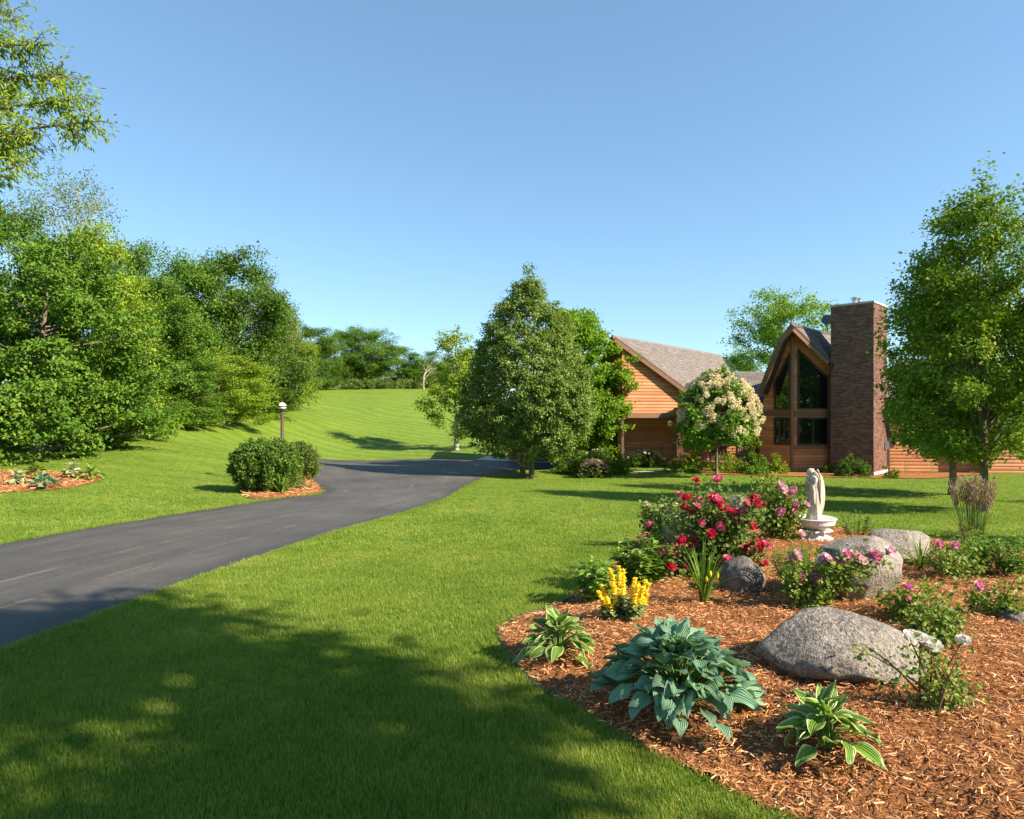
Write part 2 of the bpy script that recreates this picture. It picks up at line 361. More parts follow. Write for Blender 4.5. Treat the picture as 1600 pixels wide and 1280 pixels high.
# ------------------------------------------------------------------ lawn, drive, mulch beds
def axis(lo, hi, fine_lo, fine_hi, step, grow=1.16):
    a = list(np.arange(fine_lo, fine_hi + 1e-6, step)); s = step
    while a[-1] < hi: s = min(s * grow, 25); a.append(a[-1] + s)
    s = step; b = []; x = fine_lo
    while x > lo: s = min(s * grow, 25); x -= s; b.append(x)
    return np.array(b[::-1] + a)
gx = axis(-600, 600, -10, 9, 0.22, 1.07); gy = axis(-300, 900, 1.5, 20, 0.22, 1.05)
GX, GY = np.meshgrid(gx, gy); GZ = ground(GX, GY)
far = np.clip((np.hypot(GX, GY - 40) - 130) / 200, 0, 1); GZ = GZ * (1 - far) + 2.0 * far * (GX < 0) - 1.0 * far * (GX >= 0)
ind = inside(DRIVE, GX, GY); de = edge_dist(DRIVE, GX, GY)
GZ = np.where(ind, GZ - 0.06 * np.clip((de - 0.02) / 0.2, 0, 1), GZ)
inb = inside(BED, GX, GY); be = edge_dist(BED, GX, GY)
GZ = np.where(inb & (be > 0.15), GZ - 0.05, GZ)
nx, ny = len(gx), len(gy); i = np.arange(ny - 1)[:, None] * nx + np.arange(nx - 1)[None]
lawn = mesh_from('lawn', np.stack([GX, GY, GZ], -1).reshape(-1, 3), [np.stack([i, i + 1, i + nx + 1, i + nx], -1).reshape(-1, 4)], smooth=True)
lawn.materials.append(MG); lo = bpy.data.objects.new('lawn', lawn); COL.objects.link(lo); struct(lo)

NA = 15; L_, R_ = LE, RE; t_ = np.linspace(0, 1, NA)
DX = L_[:, None] * (1 - t_)[None, :, None] + R_[:, None] * t_[None, :, None]
alen = np.concatenate([[0], np.cumsum(np.linalg.norm(np.diff(R_, axis=0), axis=1))])
DZ = ground(DX[..., 0], DX[..., 1]) + 0.008 + 0.03 * (1 - (2 * t_[None] - 1) ** 2) * 0.6
lane = np.stack([np.repeat(t_[None], len(L_), 0), np.repeat(alen[:, None], NA, 1), np.zeros_like(DZ)], -1)
i = np.arange(len(L_) - 1)[:, None] * NA + np.arange(NA - 1)[None]
dv = mesh_from('driveway', np.concatenate([DX, DZ[..., None]], -1).reshape(-1, 3), [np.stack([i, i + 1, i + NA + 1, i + NA], -1).reshape(-1, 4)], smooth=True, extra={'lane': lane.reshape(-1, 3)})
dv.materials.append(MASPH); o = bpy.data.objects.new('driveway', dv); COL.objects.link(o); struct(o)

def bed_sheet(name, poly, hfun, step, mat):
    lo_, hi_ = poly.min(0), poly.max(0)
    a = np.arange(lo_[0], hi_[0] + step, step); b = np.arange(lo_[1], hi_[1] + step, step)
    X, Y = np.meshgrid(a, b); ins = inside(poly, X, Y) | (edge_dist(poly, X, Y) < step * 0.4)
    Z = hfun(X, Y); k = len(a)
    q = np.arange(len(b) - 1)[:, None] * k + np.arange(k - 1)[None]
    ok = (ins[:-1, :-1] & ins[1:, :-1] & ins[:-1, 1:] & ins[1:, 1:])
    me = mesh_from(name, np.stack([X, Y, Z], -1).reshape(-1, 3), [np.stack([q, q + 1, q + k + 1, q + k], -1)[ok]], smooth=True)
    me.materials.append(mat); o = bpy.data.objects.new(name, me); COL.objects.link(o); return struct(o)
rs = np.random.default_rng(3)
def lumps(X, Y, a=0.012): return a * (np.sin(X * 9.1 + 2 * np.sin(Y * 5.3)) + np.sin(Y * 11.7 + 1.5 * np.sin(X * 6.1)))
bed_sheet('mulch_bed', BED, lambda X, Y: gz(X, Y) + 0.004 + lumps(X, Y) * np.clip(edge_dist(BED, X, Y) / 0.3, 0, 1), 0.07, MMUL)

def shreds(name, poly, n, hfun, seed, size=(0.014, 0.055), near=None):
    rs = np.random.default_rng(seed); lo_, hi_ = poly.min(0), poly.max(0)
    X = rs.uniform(lo_[0], hi_[0], n * 4); Y = rs.uniform(lo_[1], hi_[1], n * 4)
    k = inside(poly, X, Y)
    if near: k &= rs.random(n * 4) < np.clip((near / np.maximum(Y, 0.1)) ** 1.3, 0, 1)
    X, Y = X[k][:n], Y[k][:n]; n = len(X)
    Z = hfun(X, Y) + rs.uniform(0.004, 0.03, n)
    a = rs.uniform(0, 2 * np.pi, n); D = np.stack([np.cos(a), np.sin(a), rs.normal(0, 0.22, n)], -1)
    N = np.stack([rs.normal(0, .45, n), rs.normal(0, .45, n), np.ones(n)], -1)
    T = ([(-.05, 0, 0), (.06, .04, .03), (.03, 1, .06), (-.045, .93, -.02)], [(0, 1, 2, 3)])
    V, G, R = scatter(T[0], T[1], np.stack([X, Y, Z], -1), D, N, rs.uniform(0, 1, n) ** 2 * (size[1] - size[0]) + size[0], np.clip(rs.normal(.62, .24, n), 0, 1))
    A = Acc(); A.add(V, G, R); o = A.build(name, MSHRED); o['kind'] = 'stuff'
    o['label'] = name.replace('_', ' ') + ' covering the flower bed soil'; return o
MOUND = lambda X, Y: gz(X, Y) + 0.004 + lumps(X, Y)
shreds('wood_mulch', BED, 190000, MOUND, 5, near=4.0)

# grass tufts: geometry-node instances of small blade clumps
def tuft_mesh(seed, nb, h, spread, wd):
    rs = np.random.default_rng(seed); A = Acc()
    for k in range(nb):
        a = rs.uniform(0, 6.283); r = spread * math.sqrt(rs.random()); b0 = np.array([r * math.cos(a), r * math.sin(a), -0.01])
        la = rs.uniform(0, 6.283); lean = rs.uniform(0.15, 0.75); hh = h * rs.uniform(0.6, 1.15)
        tip = b0 + hh * np.array([math.cos(la) * lean, math.sin(la) * lean, 1 - 0.3 * lean]); mid = b0 * .5 + tip * .5 + np.array([0, 0, hh * 0.10 * lean])
        sd = np.array([-math.sin(la), math.cos(la), 0]) * wd * rs.uniform(.7, 1.2) / 2
        A.add([b0 - sd, b0 + sd, mid - sd * .85, mid + sd * .85, tip], [(0, 1, 3, 2), (2, 3, 4)], rs.random())
    V = np.vstack(A.V); me = mesh_from('grass_tuft', V, [np.vstack(f) for f in A.F.values() if f], np.concatenate(A.R)); me.materials.append(MBLADE); return me
def grass_field(name, label, P, tufts, smin, smax, seed):
    col = bpy.data.collections.new(name + '_source')
    for q, me in enumerate(tufts): col.objects.link(bpy.data.objects.new('grass_tuft', me))
    me = bpy.data.meshes.new(name); me.vertices.add(len(P)); me.vertices.foreach_set('co', np.asarray(P, np.float32).ravel()); me.update()
    o = bpy.data.objects.new(name, me); COL.objects.link(o); o['kind'] = 'stuff'; o['label'] = label
    me.materials.append(MBLADE)
    ng = bpy.data.node_groups.new(name, 'GeometryNodeTree')
    ng.interface.new_socket('Geometry', in_out='INPUT', socket_type='NodeSocketGeometry'); ng.interface.new_socket('Geometry', in_out='OUTPUT', socket_type='NodeSocketGeometry')
    N = ng.nodes; gi = N.new('NodeGroupInput'); go = N.new('NodeGroupOutput')
    ci = N.new('GeometryNodeCollectionInfo'); ci.inputs['Collection'].default_value = col; ci.inputs['Separate Children'].default_value = True; ci.inputs['Reset Children'].default_value = True
    ip = N.new('GeometryNodeInstanceOnPoints'); ip.inputs['Pick Instance'].default_value = True
    rv = N.new('FunctionNodeRandomValue'); rv.data_type = 'FLOAT_VECTOR'; rv.inputs[0].default_value = (-.12, -.12, 0); rv.inputs[1].default_value = (.12, .12, 6.283); rv.inputs['Seed'].default_value = seed
    sv = N.new('FunctionNodeRandomValue'); sv.data_type = 'FLOAT'; sv.inputs[2].default_value = smin; sv.inputs[3].default_value = smax; sv.inputs['Seed'].default_value = seed + 1
    ng.links.new(gi.outputs[0], ip.inputs['Points']); ng.links.new(ci.outputs[0], ip.inputs['Instance'])
    ng.links.new(rv.outputs[0], ip.inputs['Rotation']); ng.links.new(sv.outputs[1], ip.inputs['Scale']); ng.links.new(ip.outputs[0], go.inputs[0])
    md = o.modifiers.new('scatter', 'NODES'); md.node_group = ng; return o
def lawn_points(n, y0, y1, seed, margin=2.0, power=1.2, edge=0.0):
    rs = np.random.default_rng(seed); out = []; got = 0
    while got < n:
        Y = y0 * (y1 / y0) ** rs.random(400000); hw = 0.82 * Y + margin
        X = rs.uniform(-1, 1, len(Y)) * hw
        keep = rs.random(len(Y)) < (hw / (0.82 * y1 + margin)) * 1.0 * np.where(Y < 6, 1, (6 / Y) ** power * 1.0) * 3
        X, Y = X[keep], Y[keep]
        k = ~inside(DRIVE, X, Y) & ~inside(BED, X, Y)
        for pl in EXCL: k &= ~inside(pl, X, Y)
        out.append(np.stack([X[k], Y[k]], -1)); got += k.sum()
    P = np.vstack(out)[:n]; return np.column_stack([P, ground(P[:, 0], P[:, 1])])

# island beds across the drive
ISLE = smooth_line([hit(*p, ground)[:2] for p in [(385, 778), (440, 779), (478, 775), (503, 768), (492, 757), (484, 748), (465, 742), (425, 745), (385, 758)]], 4, True)
ISLE2 = smooth_line([hit(*p, ground)[:2] for p in [(-60, 772), (40, 769), (100, 765), (140, 757), (160, 748), (120, 741), (60, 738), (-60, 740)]], 4, True)
EXCL = [ISLE, ISLE2]
for nm, pl in (('island_bed', ISLE), ('far_bed', ISLE2)):
    bed_sheet(nm, pl, lambda X, Y, pl=pl: ground(X, Y) + 0.015 + 0.05 * np.clip(edge_dist(pl, X, Y) / .4, 0, 1), 0.08, MMUL)
o = shreds('island_mulch', ISLE, 3500, lambda X, Y: ground(X, Y) + 0.05, 8, (0.06, 0.16)); o['label'] = 'orange wood mulch under the rounded shrub'
o = shreds('hosta_bed_mulch', ISLE2, 3500, lambda X, Y: ground(X, Y) + 0.05, 9, (0.06, 0.16)); o['label'] = 'orange wood mulch in bed of hostas below woods'
near_t = [tuft_mesh(s, 10, 0.052, 0.035, 0.0034) for s in range(6)]
far_t = [tuft_mesh(20 + s, 10, 0.055, 0.06, 0.0065) for s in range(4)]
grass_field('grass', 'mown grass blades in the lawn beside the drive', lawn_points(120000, 2.0, 9.5, 1), near_t, 0.6, 1.15, 1)
grass_field('lawn_turf', 'mown grass of the lawn toward the house', lawn_points(75000, 8.5, 32, 2, power=0.9), far_t, 0.65, 1.15, 7)
# denser fringe along the drive's edge and round the bed
def fringe(line, n, off, seed):
    rs = np.random.default_rng(seed); k = rs.integers(0, len(line) - 1, n); t = rs.random(n)[:, None]
    p = line[k] * (1 - t) + line[k + 1] * t; d = unit(line[k + 1] - line[k]); nrm = np.stack([d[:, 1], -d[:, 0]], -1)
    p = p + nrm * (rs.random(n)[:, None] * off[1] + off[0]); return p
m0 = (RE[:, 1] > 2) & (RE[:, 1] < 30)
fr = np.vstack([fringe(RE[m0], 8000, (-0.05, 0.16), 3), fringe(LE[(LE[:, 1] > 4) & (LE[:, 1] < 18)], 5000, (0.05, -0.16), 4)])
fr = fr[(np.random.default_rng(1).random(len(fr)) < np.clip(7 / fr[:, 1], 0, 1))]
be_ = BED[(BED[:, 1] > 2.9) & (BED[:, 1] < 9) & (BED[:, 0] < 3)]
fr = np.vstack([fr, fringe(np.vstack([be_]), 2600, (-0.05, 0.10), 6)[:0]])
rs_ = np.random.default_rng(12); kk = rs_.integers(0, len(BED), 5200); tt_ = rs_.random(5200)[:, None]; bp_ = BED[kk] * (1 - tt_) + BED[(kk + 1) % len(BED)] * tt_ + rs_.normal(0, .035, (5200, 2))
bp_ = bp_[~inside(BED, bp_[:, 0], bp_[:, 1]) & (bp_[:, 1] > 2.0)]; fr = np.vstack([fr, bp_])
grass_field('verge_grass', 'longer grass fringe along the edge of the drive', np.column_stack([fr, ground(fr[:, 0], fr[:, 1])]), near_t, 0.8, 1.5, 9)
# ------------------------------------------------------------------ shared materials for things
def M_bark(name, c0, c1, sc=6):
    m, nt, b = new_mat(name); setp(b, 0.9, 0.15)
    n = noise(nt, sc, 5, 0.65, mapping(nt, objco(nt), (3, 3, 0.6)))
    nt.links.new(ramp(nt, n, [(0.3, c0), (0.7, c1)]), b.inputs['Base Color']); bump(nt, b, n, 0.8, 0.03); return m
BARK = M_bark('bark_grey_brown', (0.07, 0.05, 0.035), (0.24, 0.19, 0.14))
BARK_PALE = M_bark('bark_pale', (0.28, 0.23, 0.17), (0.60, 0.54, 0.45))
BARK_DEAD = M_bark('bark_dead', (0.20, 0.16, 0.12), (0.46, 0.40, 0.32))
L_DARK = M_leaf('leaf_dark', (0.045, 0.105, 0.012), (0.082, 0.158, 0.017), (0.135, 0.215, 0.026))
L_MID = M_leaf('leaf_mid', (0.068, 0.154, 0.015), (0.121, 0.234, 0.020), (0.191, 0.315, 0.033))
L_WOOD = M_leaf('leaf_wood', (0.048, 0.115, 0.013), (0.095, 0.190, 0.018), (0.175, 0.270, 0.030))
L_YEL = M_leaf('leaf_yellow_green', (0.131, 0.213, 0.016), (0.213, 0.312, 0.023), (0.312, 0.400, 0.041))
L_BRIGHT = M_leaf('leaf_bright', (0.098, 0.196, 0.012), (0.161, 0.293, 0.019), (0.241, 0.380, 0.031), trans=0.38)
L_OLIVE = M_leaf('leaf_olive', (0.075, 0.125, 0.022), (0.125, 0.180, 0.034), (0.195, 0.240, 0.055))
L_LIND = M_leaf('leaf_linden', (0.060, 0.130, 0.022), (0.140, 0.225, 0.040), (0.36, 0.40, 0.12), rough=0.5, spec=0.18, trans=0.32)
L_MAPLE = M_leaf('leaf_maple', (0.080, 0.165, 0.012), (0.150, 0.255, 0.018), (0.30, 0.36, 0.034), rough=0.5, spec=0.18, trans=.3)
L_BOX = M_leaf('leaf_clipped_shrub', (0.044, 0.100, 0.016), (0.094, 0.169, 0.025), (0.206, 0.281, 0.045), rough=0.5, spec=0.18, trans=0.3)

# ------------------------------------------------------------------ trees
def noise_env(rs, amp=1.0):
    ph = rs.uniform(0, 6.283, (5, 2)); fr = [(2, 1.5), (3, 2.5), (5, 3.5), (4, 6), (7, 5)]; am = [.10, .09, .07, .06, .05]
    def f(a, t): return 1 + sum(am[k] * np.sin(fr[k][0] * a + ph[k, 0]) * np.sin(fr[k][1] * t * 3 + ph[k, 1]) for k in range(5)) * 1.5 * amp
    return f
def crown_and_limbs(H, R, cb, prof, n_clump, per, sig, leaf, tmpl, seed, trunk_r=0.16, n_limb=26, rise=0.7, shell=0.38, squash=0.65, droop=0.25, cz=0.0, lobes=None, trunks=((0, 0),), lean=0.0, nup=0.7, rmin=0.0, topfrac=0.9, bough=7, sb=1.5, amp=1.0):
    """returns (wood Acc, crown Acc) with the base at the origin; profile prof(t), t=0 crown base .. 1 top"""
    rs = np.random.default_rng(seed); env = noise_env(rs, amp)
    C = []
    while len(C) < n_clump:
        t = rs.random(4000); pr = prof(t); k = rs.random(4000) < (pr ** 1.2 / max(pr.max(), 1e-6) + .06)
        t = t[k]; a = rs.uniform(0, 6.283, len(t)); u = rs.random(len(t)) ** shell; u = np.maximum(u, rmin)
        r = R * prof(t) * env(a, t) * u
        z = cb * H + t * (H - cb * H) + rs.normal(0, 0.02 * H, len(t))
        q = np.stack([r * np.cos(a) + lean * t, r * np.sin(a), z], -1); C.extend(q[:n_clump - len(C)])
    C = np.array(C)
    if bough:          # gather the clumps into boughs so that crowns show lit masses and gaps
        nb = max(12, n_clump // bough); B = C[:nb]; who = rs.integers(0, nb, n_clump); C = B[who] + rs.normal(0, 1, (n_clump, 3)) * sb * sig * np.array([1, 1, .75])
        near = np.argmin(((C[:, None, :] - B[None]) ** 2).sum(-1), 1)
    n = len(C)
    out = unit(np.stack([C[:, 0], C[:, 1], 0.35 * np.hypot(C[:, 0], C[:, 1]) + 0.15 * R], -1))
    cr = rs.normal(0, 1, n); csz = rs.uniform(0.7, 1.35, n)
    idx = np.repeat(np.arange(n), per); m = len(idx)
    g = np.clip(rs.normal(0, 1, (m, 3)), -1.7, 1.7) * (sig * csz[idx])[:, None]; g[:, 2] *= squash
    P = C[idx] + g + out[idx] * (np.clip(rs.normal(0, 1, m), -1.7, 1.7) * sig * 0.9 * csz[idx])[:, None]
    P[:, 2] -= droop * np.maximum((P - C[idx]) @ np.array([0, 0, 0]) + np.linalg.norm((P - C[idx])[:, :2], axis=1), 0) * 0.6
    D = out[idx] * 0.55 + rs.normal(0, 0.7, (m, 3)) + np.array([0, 0, -0.35]); N = np.array([0, 0, nup]) + out[idx] * 0.75 + rs.normal(0, 0.5, (m, 3))
    S = leaf * rs.uniform(0.65, 1.3, m); rn = np.clip(0.48 + 0.14 * cr[idx] + 0.2 * rs.normal(0, 1, m), 0, 1)
    A = Acc(); A.add(*scatter(tmpl[0], tmpl[1], P, D, N, S, rn))
    Wd = Acc()
    for tx, ty in trunks:
        hh = np.linspace(0, topfrac, 9); pts = np.stack([tx * (1 - 0.3 * hh) + 0.03 * H * np.sin(hh * 5 + seed) * hh + lean * hh, ty + 0.03 * H * np.cos(hh * 4 + seed) * hh, hh * H], -1)
        rad = trunk_r * (1 - 0.93 * hh / topfrac) ; rad[0] *= 1.35; rad = rad * np.where(hh < 0.05, 1.1, 1)
        Wd.tube(pts, rad, 8)
    order = rs.permutation(n)[:n_limb]
    for k in order:
        c = C[k]; rr = math.hypot(c[0], c[1]); z0 = np.clip(c[2] - rise * rr, cb * H * 0.95, max(c[2] * 0.98, cb * H * .96)); t0 = z0 / H
        tr = trunks[k % len(trunks)]
        s = np.array([tr[0] * (1 - 0.3 * t0) + 0.03 * H * math.sin(t0 * 5 + seed) * t0 + lean * t0, tr[1] + 0.03 * H * math.cos(t0 * 4 + seed) * t0, z0])
        mid = s * 0.5 + c * 0.5 + np.array([0, 0, rise * rr * 0.12]) + rs.normal(0, 0.03 * R, 3)
        tt = np.linspace(0, 1, 6)[:, None]; pts = (1 - tt) ** 2 * s + 2 * tt * (1 - tt) * mid + tt ** 2 * c
        r0 = trunk_r * 0.34 * (1 - t0 * 0.7); Wd.tube(pts, np.linspace(r0, r0 * 0.15, 6), 5)
        for q in range(3):
            e = c + rs.normal(0, 1, 3) * sig * 1.6; tt2 = np.linspace(0, 1, 3)[:, None]
            b0 = pts[rs.integers(2, 5)]; Wd.tube(b0 * (1 - tt2) + e * tt2, np.linspace(r0 * 0.3, r0 * 0.06, 3), 4)
    return Wd, A
def put_tree(name, label, base, Wd, A, lmat, bmat=BARK, cat='tree', group=None, rotz=0):
    t = thing(name, base, label, cat, group); t.rotation_euler = (0, 0, rotz)
    b = Wd.build('trunk', bmat, t, smooth=True, off=(0, 0, 0)); c = A.build('crown', lmat, t, off=(0, 0, 0)); return t
def copy_tree(src, base, scale, rotz, label, lmat=None, group=None, name=None, bmat=None):
    r = src.copy(); COL.objects.link(r); r.location = base; r.scale = scale; r.rotation_euler = (0, 0, rotz); r['label'] = label
    if name: r.name = name
    if group: r['group'] = group
    for ch in src.children:
        c = ch.copy(); COL.objects.link(c); c.parent = r
        mt = lmat if ch.name.startswith('crown') else bmat
        if mt: c.material_slots[0].link = 'OBJECT'; c.material_slots[0].material = mt
    return r
P_ROUND = lambda t: np.sqrt(np.clip(1 - (2 * t - 0.92) ** 2 / 1.2, 0.02, 1))
P_OVAL = lambda t: np.clip(np.sin(np.pi * np.clip(t, 0, 1) ** 0.72) ** 0.75, 0.05, 1)
P_CONE = lambda t: np.interp(t, [0, .09, .24, .386, .533, .65, .754, .864, .95, 1], [.45, .86, 1, .94, .80, .66, .50, .28, .11, .03])
P_FULL = lambda t: np.interp(t, [0, .1, .3, .55, .75, .9, 1], [.75, .95, 1, .95, .78, .5, .12])
P_UP = lambda t: np.interp(t, [0, .08, .22, .42, .62, .8, .92, 1], [.55, .85, 1, .96, .82, .60, .36, .10])
def gpt(px, d): X = (px - 800) / F * d; return np.array([X, d, float(ground(X, d))])
def topz(py, d): return CAMZ + (640 - py) / F * d

T_MAPLE2 = ([(0, 0, 0), (.55, .30, -.05), (.24, .50, .06), (0, 1.05, -.1), (-.24, .50, .06), (-.55, .30, -.05)], [(0, 1, 2), (0, 2, 3), (0, 3, 4), (0, 4, 5)])
# --- the linden beside the drive (two trunks, dense cone)
b = np.array([(824 - 800) / F * 29.3, 29.3, 0]); b[2] = float(ground(b[0], b[1])) - 0.05
H = topz(431, 29.3) - b[2]
Wd, A = crown_and_limbs(H, 3.05, 0.135, P_CONE, 1500, 72, 0.13, 0.115, T_LEAF, 11, 0.10, 40, 0.5, 0.15, 0.6, 0.35, bough=0, amp=.45, trunks=((-0.2, 0.15), (0.2, -0.2)), rmin=0.25)
put_tree('linden_tree', 'dense cone shaped tree with two trunks beside the drive', b, Wd, A, L_LIND)
# --- bright tree between the linden and the house
b = gpt(919, 33.4); H = topz(480, 33.4) - b[2]
Wd, A = crown_and_limbs(H, 2.3, 0.14, lambda t: np.interp(t, [0, .1, .25, .45, .65, .8, .92, 1], [.42, .66, .95, 1, .85, .62, .42, .14]), 640, 75, 0.18, 0.15, T_LEAF, 12, 0.14, 34, 0.25, 0.35, 0.4, 0.2, lean=-0.6, bough=3, amp=.6)
put_tree('locust_tree', 'bright yellow green tree with level branches against the timber wall', b, Wd, A, L_BRIGHT)
# --- slender young tree on the slope
b = gpt(713, 45.0); H = topz(521, 45.0) - b[2]
Wd, A = crown_and_limbs(H, 2.15, 0.12, lambda t: np.interp(t, [0, .1, .3, .5, .7, .9, 1], [.6, 1, .95, .8, .75, .6, .2]), 230, 60, 0.20, 0.16, T_LEAF, 13, 0.15, 30, 0.5, 0.45, 0.6, lean=-0.3, bough=4)
put_tree('young_tree', 'slender airy tree standing alone at the foot of the slope', b, Wd, A, L_YEL, BARK_PALE)
# --- tree behind the house roof
b = gpt(1224, 50.0); H = topz(449, 50.0) - b[2]
Wd, A = crown_and_limbs(H, 3.7, 0.30, P_ROUND, 420, 60, 0.27, 0.18, T_LEAF, 14, 0.2, 36, 0.9, 0.5, 0.7, bough=3)
tb = put_tree('shade_tree', 'pale green open crowned tree rising behind the house roof', b, Wd, A, L_BRIGHT)
copy_tree(tb, gpt(1160, 58), (.62, .62, .66), 2.0, 'low rounded tree top showing over the porch roof', L_MID, name='shade_tree')
# --- maples on the lawn by the house
b = gpt(1536, 16.0); b[2] -= .05; H = topz(292, 16.0) - b[2]
Wd, A = crown_and_limbs(H, 2.08, 0.19, P_UP, 950, 62, 0.135, 0.088, T_MAPLE2, 15, 0.10, 60, 1.25, 0.36, 0.9, 0.1, rmin=0.15, bough=2, sb=1.0, amp=.7)
put_tree('maple_tree', 'tall upright maple with dark lower trunk on the lawn by the boulders', b, Wd, A, L_MAPLE)
b = gpt(1489, 20.5); b[2] -= .05; H = topz(430, 20.5) - b[2]
Wd, A = crown_and_limbs(H, 1.95, 0.20, P_FULL, 520, 56, 0.15, 0.105, T_MAPLE2, 16, 0.11, 50, 1.1, 0.36, 0.8, 0.1, rmin=0.15, bough=2, sb=1.0, amp=.7)
put_tree('maple_tree', 'shorter maple with pale trunk half hidden by the feathery grass plumes', b, Wd, A, L_MAPLE)
for px, py, dd in ((1489, 718, 20.3),):   # sprout low on the trunk belongs to the pale maple's crown
    pass

# --- woods along the slope: a few crowns reused at different sizes
def proto(seed, prof, cb, n, per, sig, leaf, shell=.32, rise=.8, squash=.7, n_limb=22):
    return crown_and_limbs(10, 3.4, cb, prof, n, per, sig, leaf, T_LEAF, seed, .18, n_limb, rise, shell, squash, bough=6, sb=1.35)
PR = [proto(31, P_FULL, .05, 620, 66, .27, .165), proto(32, P_ROUND, .16, 600, 66, .29, .165, .36), proto(33, P_FULL, .03, 620, 62, .24, .150, .28, .3, .45), proto(34, P_UP, .09, 600, 66, .28, .16)]
WOODS = [  # px, d, top_y, half width px, prototype, leaf material, label
    (62, 24, 372, 150, 2, L_WOOD, 'broad maple with drooping branches over the hosta bed'),
    (20, 27, 318, 75, 0, L_DARK, 'dark green tree at the edge of the woods by the frame border'),
    (152, 31, 358, 80, 0, L_YEL, 'yellow green tree in the woods below the bare topped birch'),
    (208, 47, 380, 58, 0, L_WOOD, 'narrow tree top rising behind the yellow green tree'),
    (243, 37, 434, 78, 0, L_WOOD, 'rounded mid green tree beside the yellow green one'),
    (290, 45, 392, 74, 1, L_WOOD, 'tall green tree with bare inner branches in the woods'),
    (372, 48, 394, 84, 0, L_DARK, 'tallest dark green tree near the end of the wood'),
    (424, 55, 430, 52, 3, L_OLIVE, 'olive edged tree at the end of the tall woods'),
    (345, 41, 540, 72, 2, L_YEL, 'low bright green tree in front of the tall dark one'),
    (285, 37, 548, 62, 2, L_WOOD, 'low bushy tree in front of the tall bare branched tree'),
    (446, 57, 500, 42, 0, L_YEL, 'light green tree ending the woods above the lamp post'),
    (405, 50, 555, 55, 2, L_DARK, 'dark bushy tree at the foot of the tall woods'),
    (488, 82, 510, 44, 0, L_DARK, 'dark tree on the hill next to the woods'),
    (536, 92, 513, 40, 1, L_WOOD, 'leafy tree on the hilltop with forked trunks'),
    (580, 94, 511, 40, 1, L_WOOD, 'rounded tree on the hilltop beside the forked one'),
    (622, 98, 542, 42, 0, L_WOOD, 'low tree on the hilltop behind the dead tree'),
    (668, 104, 548, 40, 3, L_DARK, 'hilltop tree showing beside the slender airy tree'),
    (556, 96, 560, 38, 2, L_DARK, 'bushy low tree filling the hilltop gap'),
    (510, 90, 560, 30, 2, L_WOOD, 'small bushy tree between two hilltop trees'),
    (648, 96, 572, 30, 2, L_WOOD, 'small round bush tree behind the dead tree'),
    (195, 30, 560, 70, 2, L_WOOD, 'low spreading tree beside the drooping maple'),
    (715, 112, 560, 45, 0, L_WOOD, 'distant tree behind the slender airy tree'),
]
protos = {}
def front_maple(px, d, ty, hw, lab):
    b = gpt(px, d); b[2] -= .1; H = topz(ty, d) - b[2]
    Wd, A = crown_and_limbs(H, hw / F * d, .02, P_FULL, 1100, 60, .20, .145, T_LEAF, 35, .2, 40, .25, .26, .42, .45, bough=7, sb=1.7)
    put_tree('woodland_tree', lab, b, Wd, A, L_WOOD, BARK, group='trees of the wood on the slope')
front_maple(*[WOODS[0][k] for k in (0, 1, 2, 3, 6)]); WOODS = WOODS[1:]
for k, (px, d, ty, hw, p, lm, lab) in enumerate(WOODS):
    b = gpt(px, d); b[2] -= 0.1; H = topz(ty, d) - b[2]; Rr = hw / F * d; s = (Rr / 3.3, Rr / 3.3, H / 10.2)
    nm = 'woodland_tree'
    if p not in protos:
        t = put_tree(nm, lab, b, *PR[p], lm, BARK, group='trees of the wood on the slope'); t.scale = s; t.rotation_euler = (0, 0, k * 1.7); protos[p] = t
    else:
        copy_tree(protos[p], b, s, k * 1.7, lab, lm, 'trees of the wood on the slope')
# thin birch with pale branches
b = gpt(108, 36.0); H = topz(266, 36.0) - b[2]
Wd, A = crown_and_limbs(H, 2.3, 0.50, P_ROUND, 260, 30, 0.26, 0.12, T_LEAF, 41, .13, 70, 1.1, .5, .7, topfrac=.93, bough=0)
put_tree('birch_tree', 'thin leaved birch with white branches above the woods', b, Wd, A, L_OLIVE, BARK_PALE)
# dead tree on the hill
def dead_tree(b, H, seed):
    rs = np.random.default_rng(seed); Wd = Acc()
    def grow(p, d, L, r, lv):
        tt = np.linspace(0, 1, 4)[:, None]; e = p + d * L; m = (p + e) / 2 + rs.normal(0, .06 * L, 3); pts = (1 - tt) ** 2 * p + 2 * tt * (1 - tt) * m + tt ** 2 * e
        Wd.tube(pts, np.linspace(r, r * .6, 4), 5)
        if lv == 0: return
        for k in range(3 if lv > 1 else 4):
            nd = unit(d + rs.normal(0, .75, 3) + np.array([0, 0, .1])); grow(pts[rs.integers(2, 4)], nd, L * rs.uniform(.5, .8), r * .5, lv - 1)
    grow(np.zeros(3), np.array([0.03, 0, 1.]), H * .42, .15, 4); t = thing('dead_tree', b, 'bare grey dead tree on the hilltop', 'tree'); Wd.build('trunk', BARK_DEAD, t, smooth=True, off=(0, 0, 0))
b = gpt(662, 88); dead_tree(b, (topz(552, 88) - b[2]) * 0.95, 5)
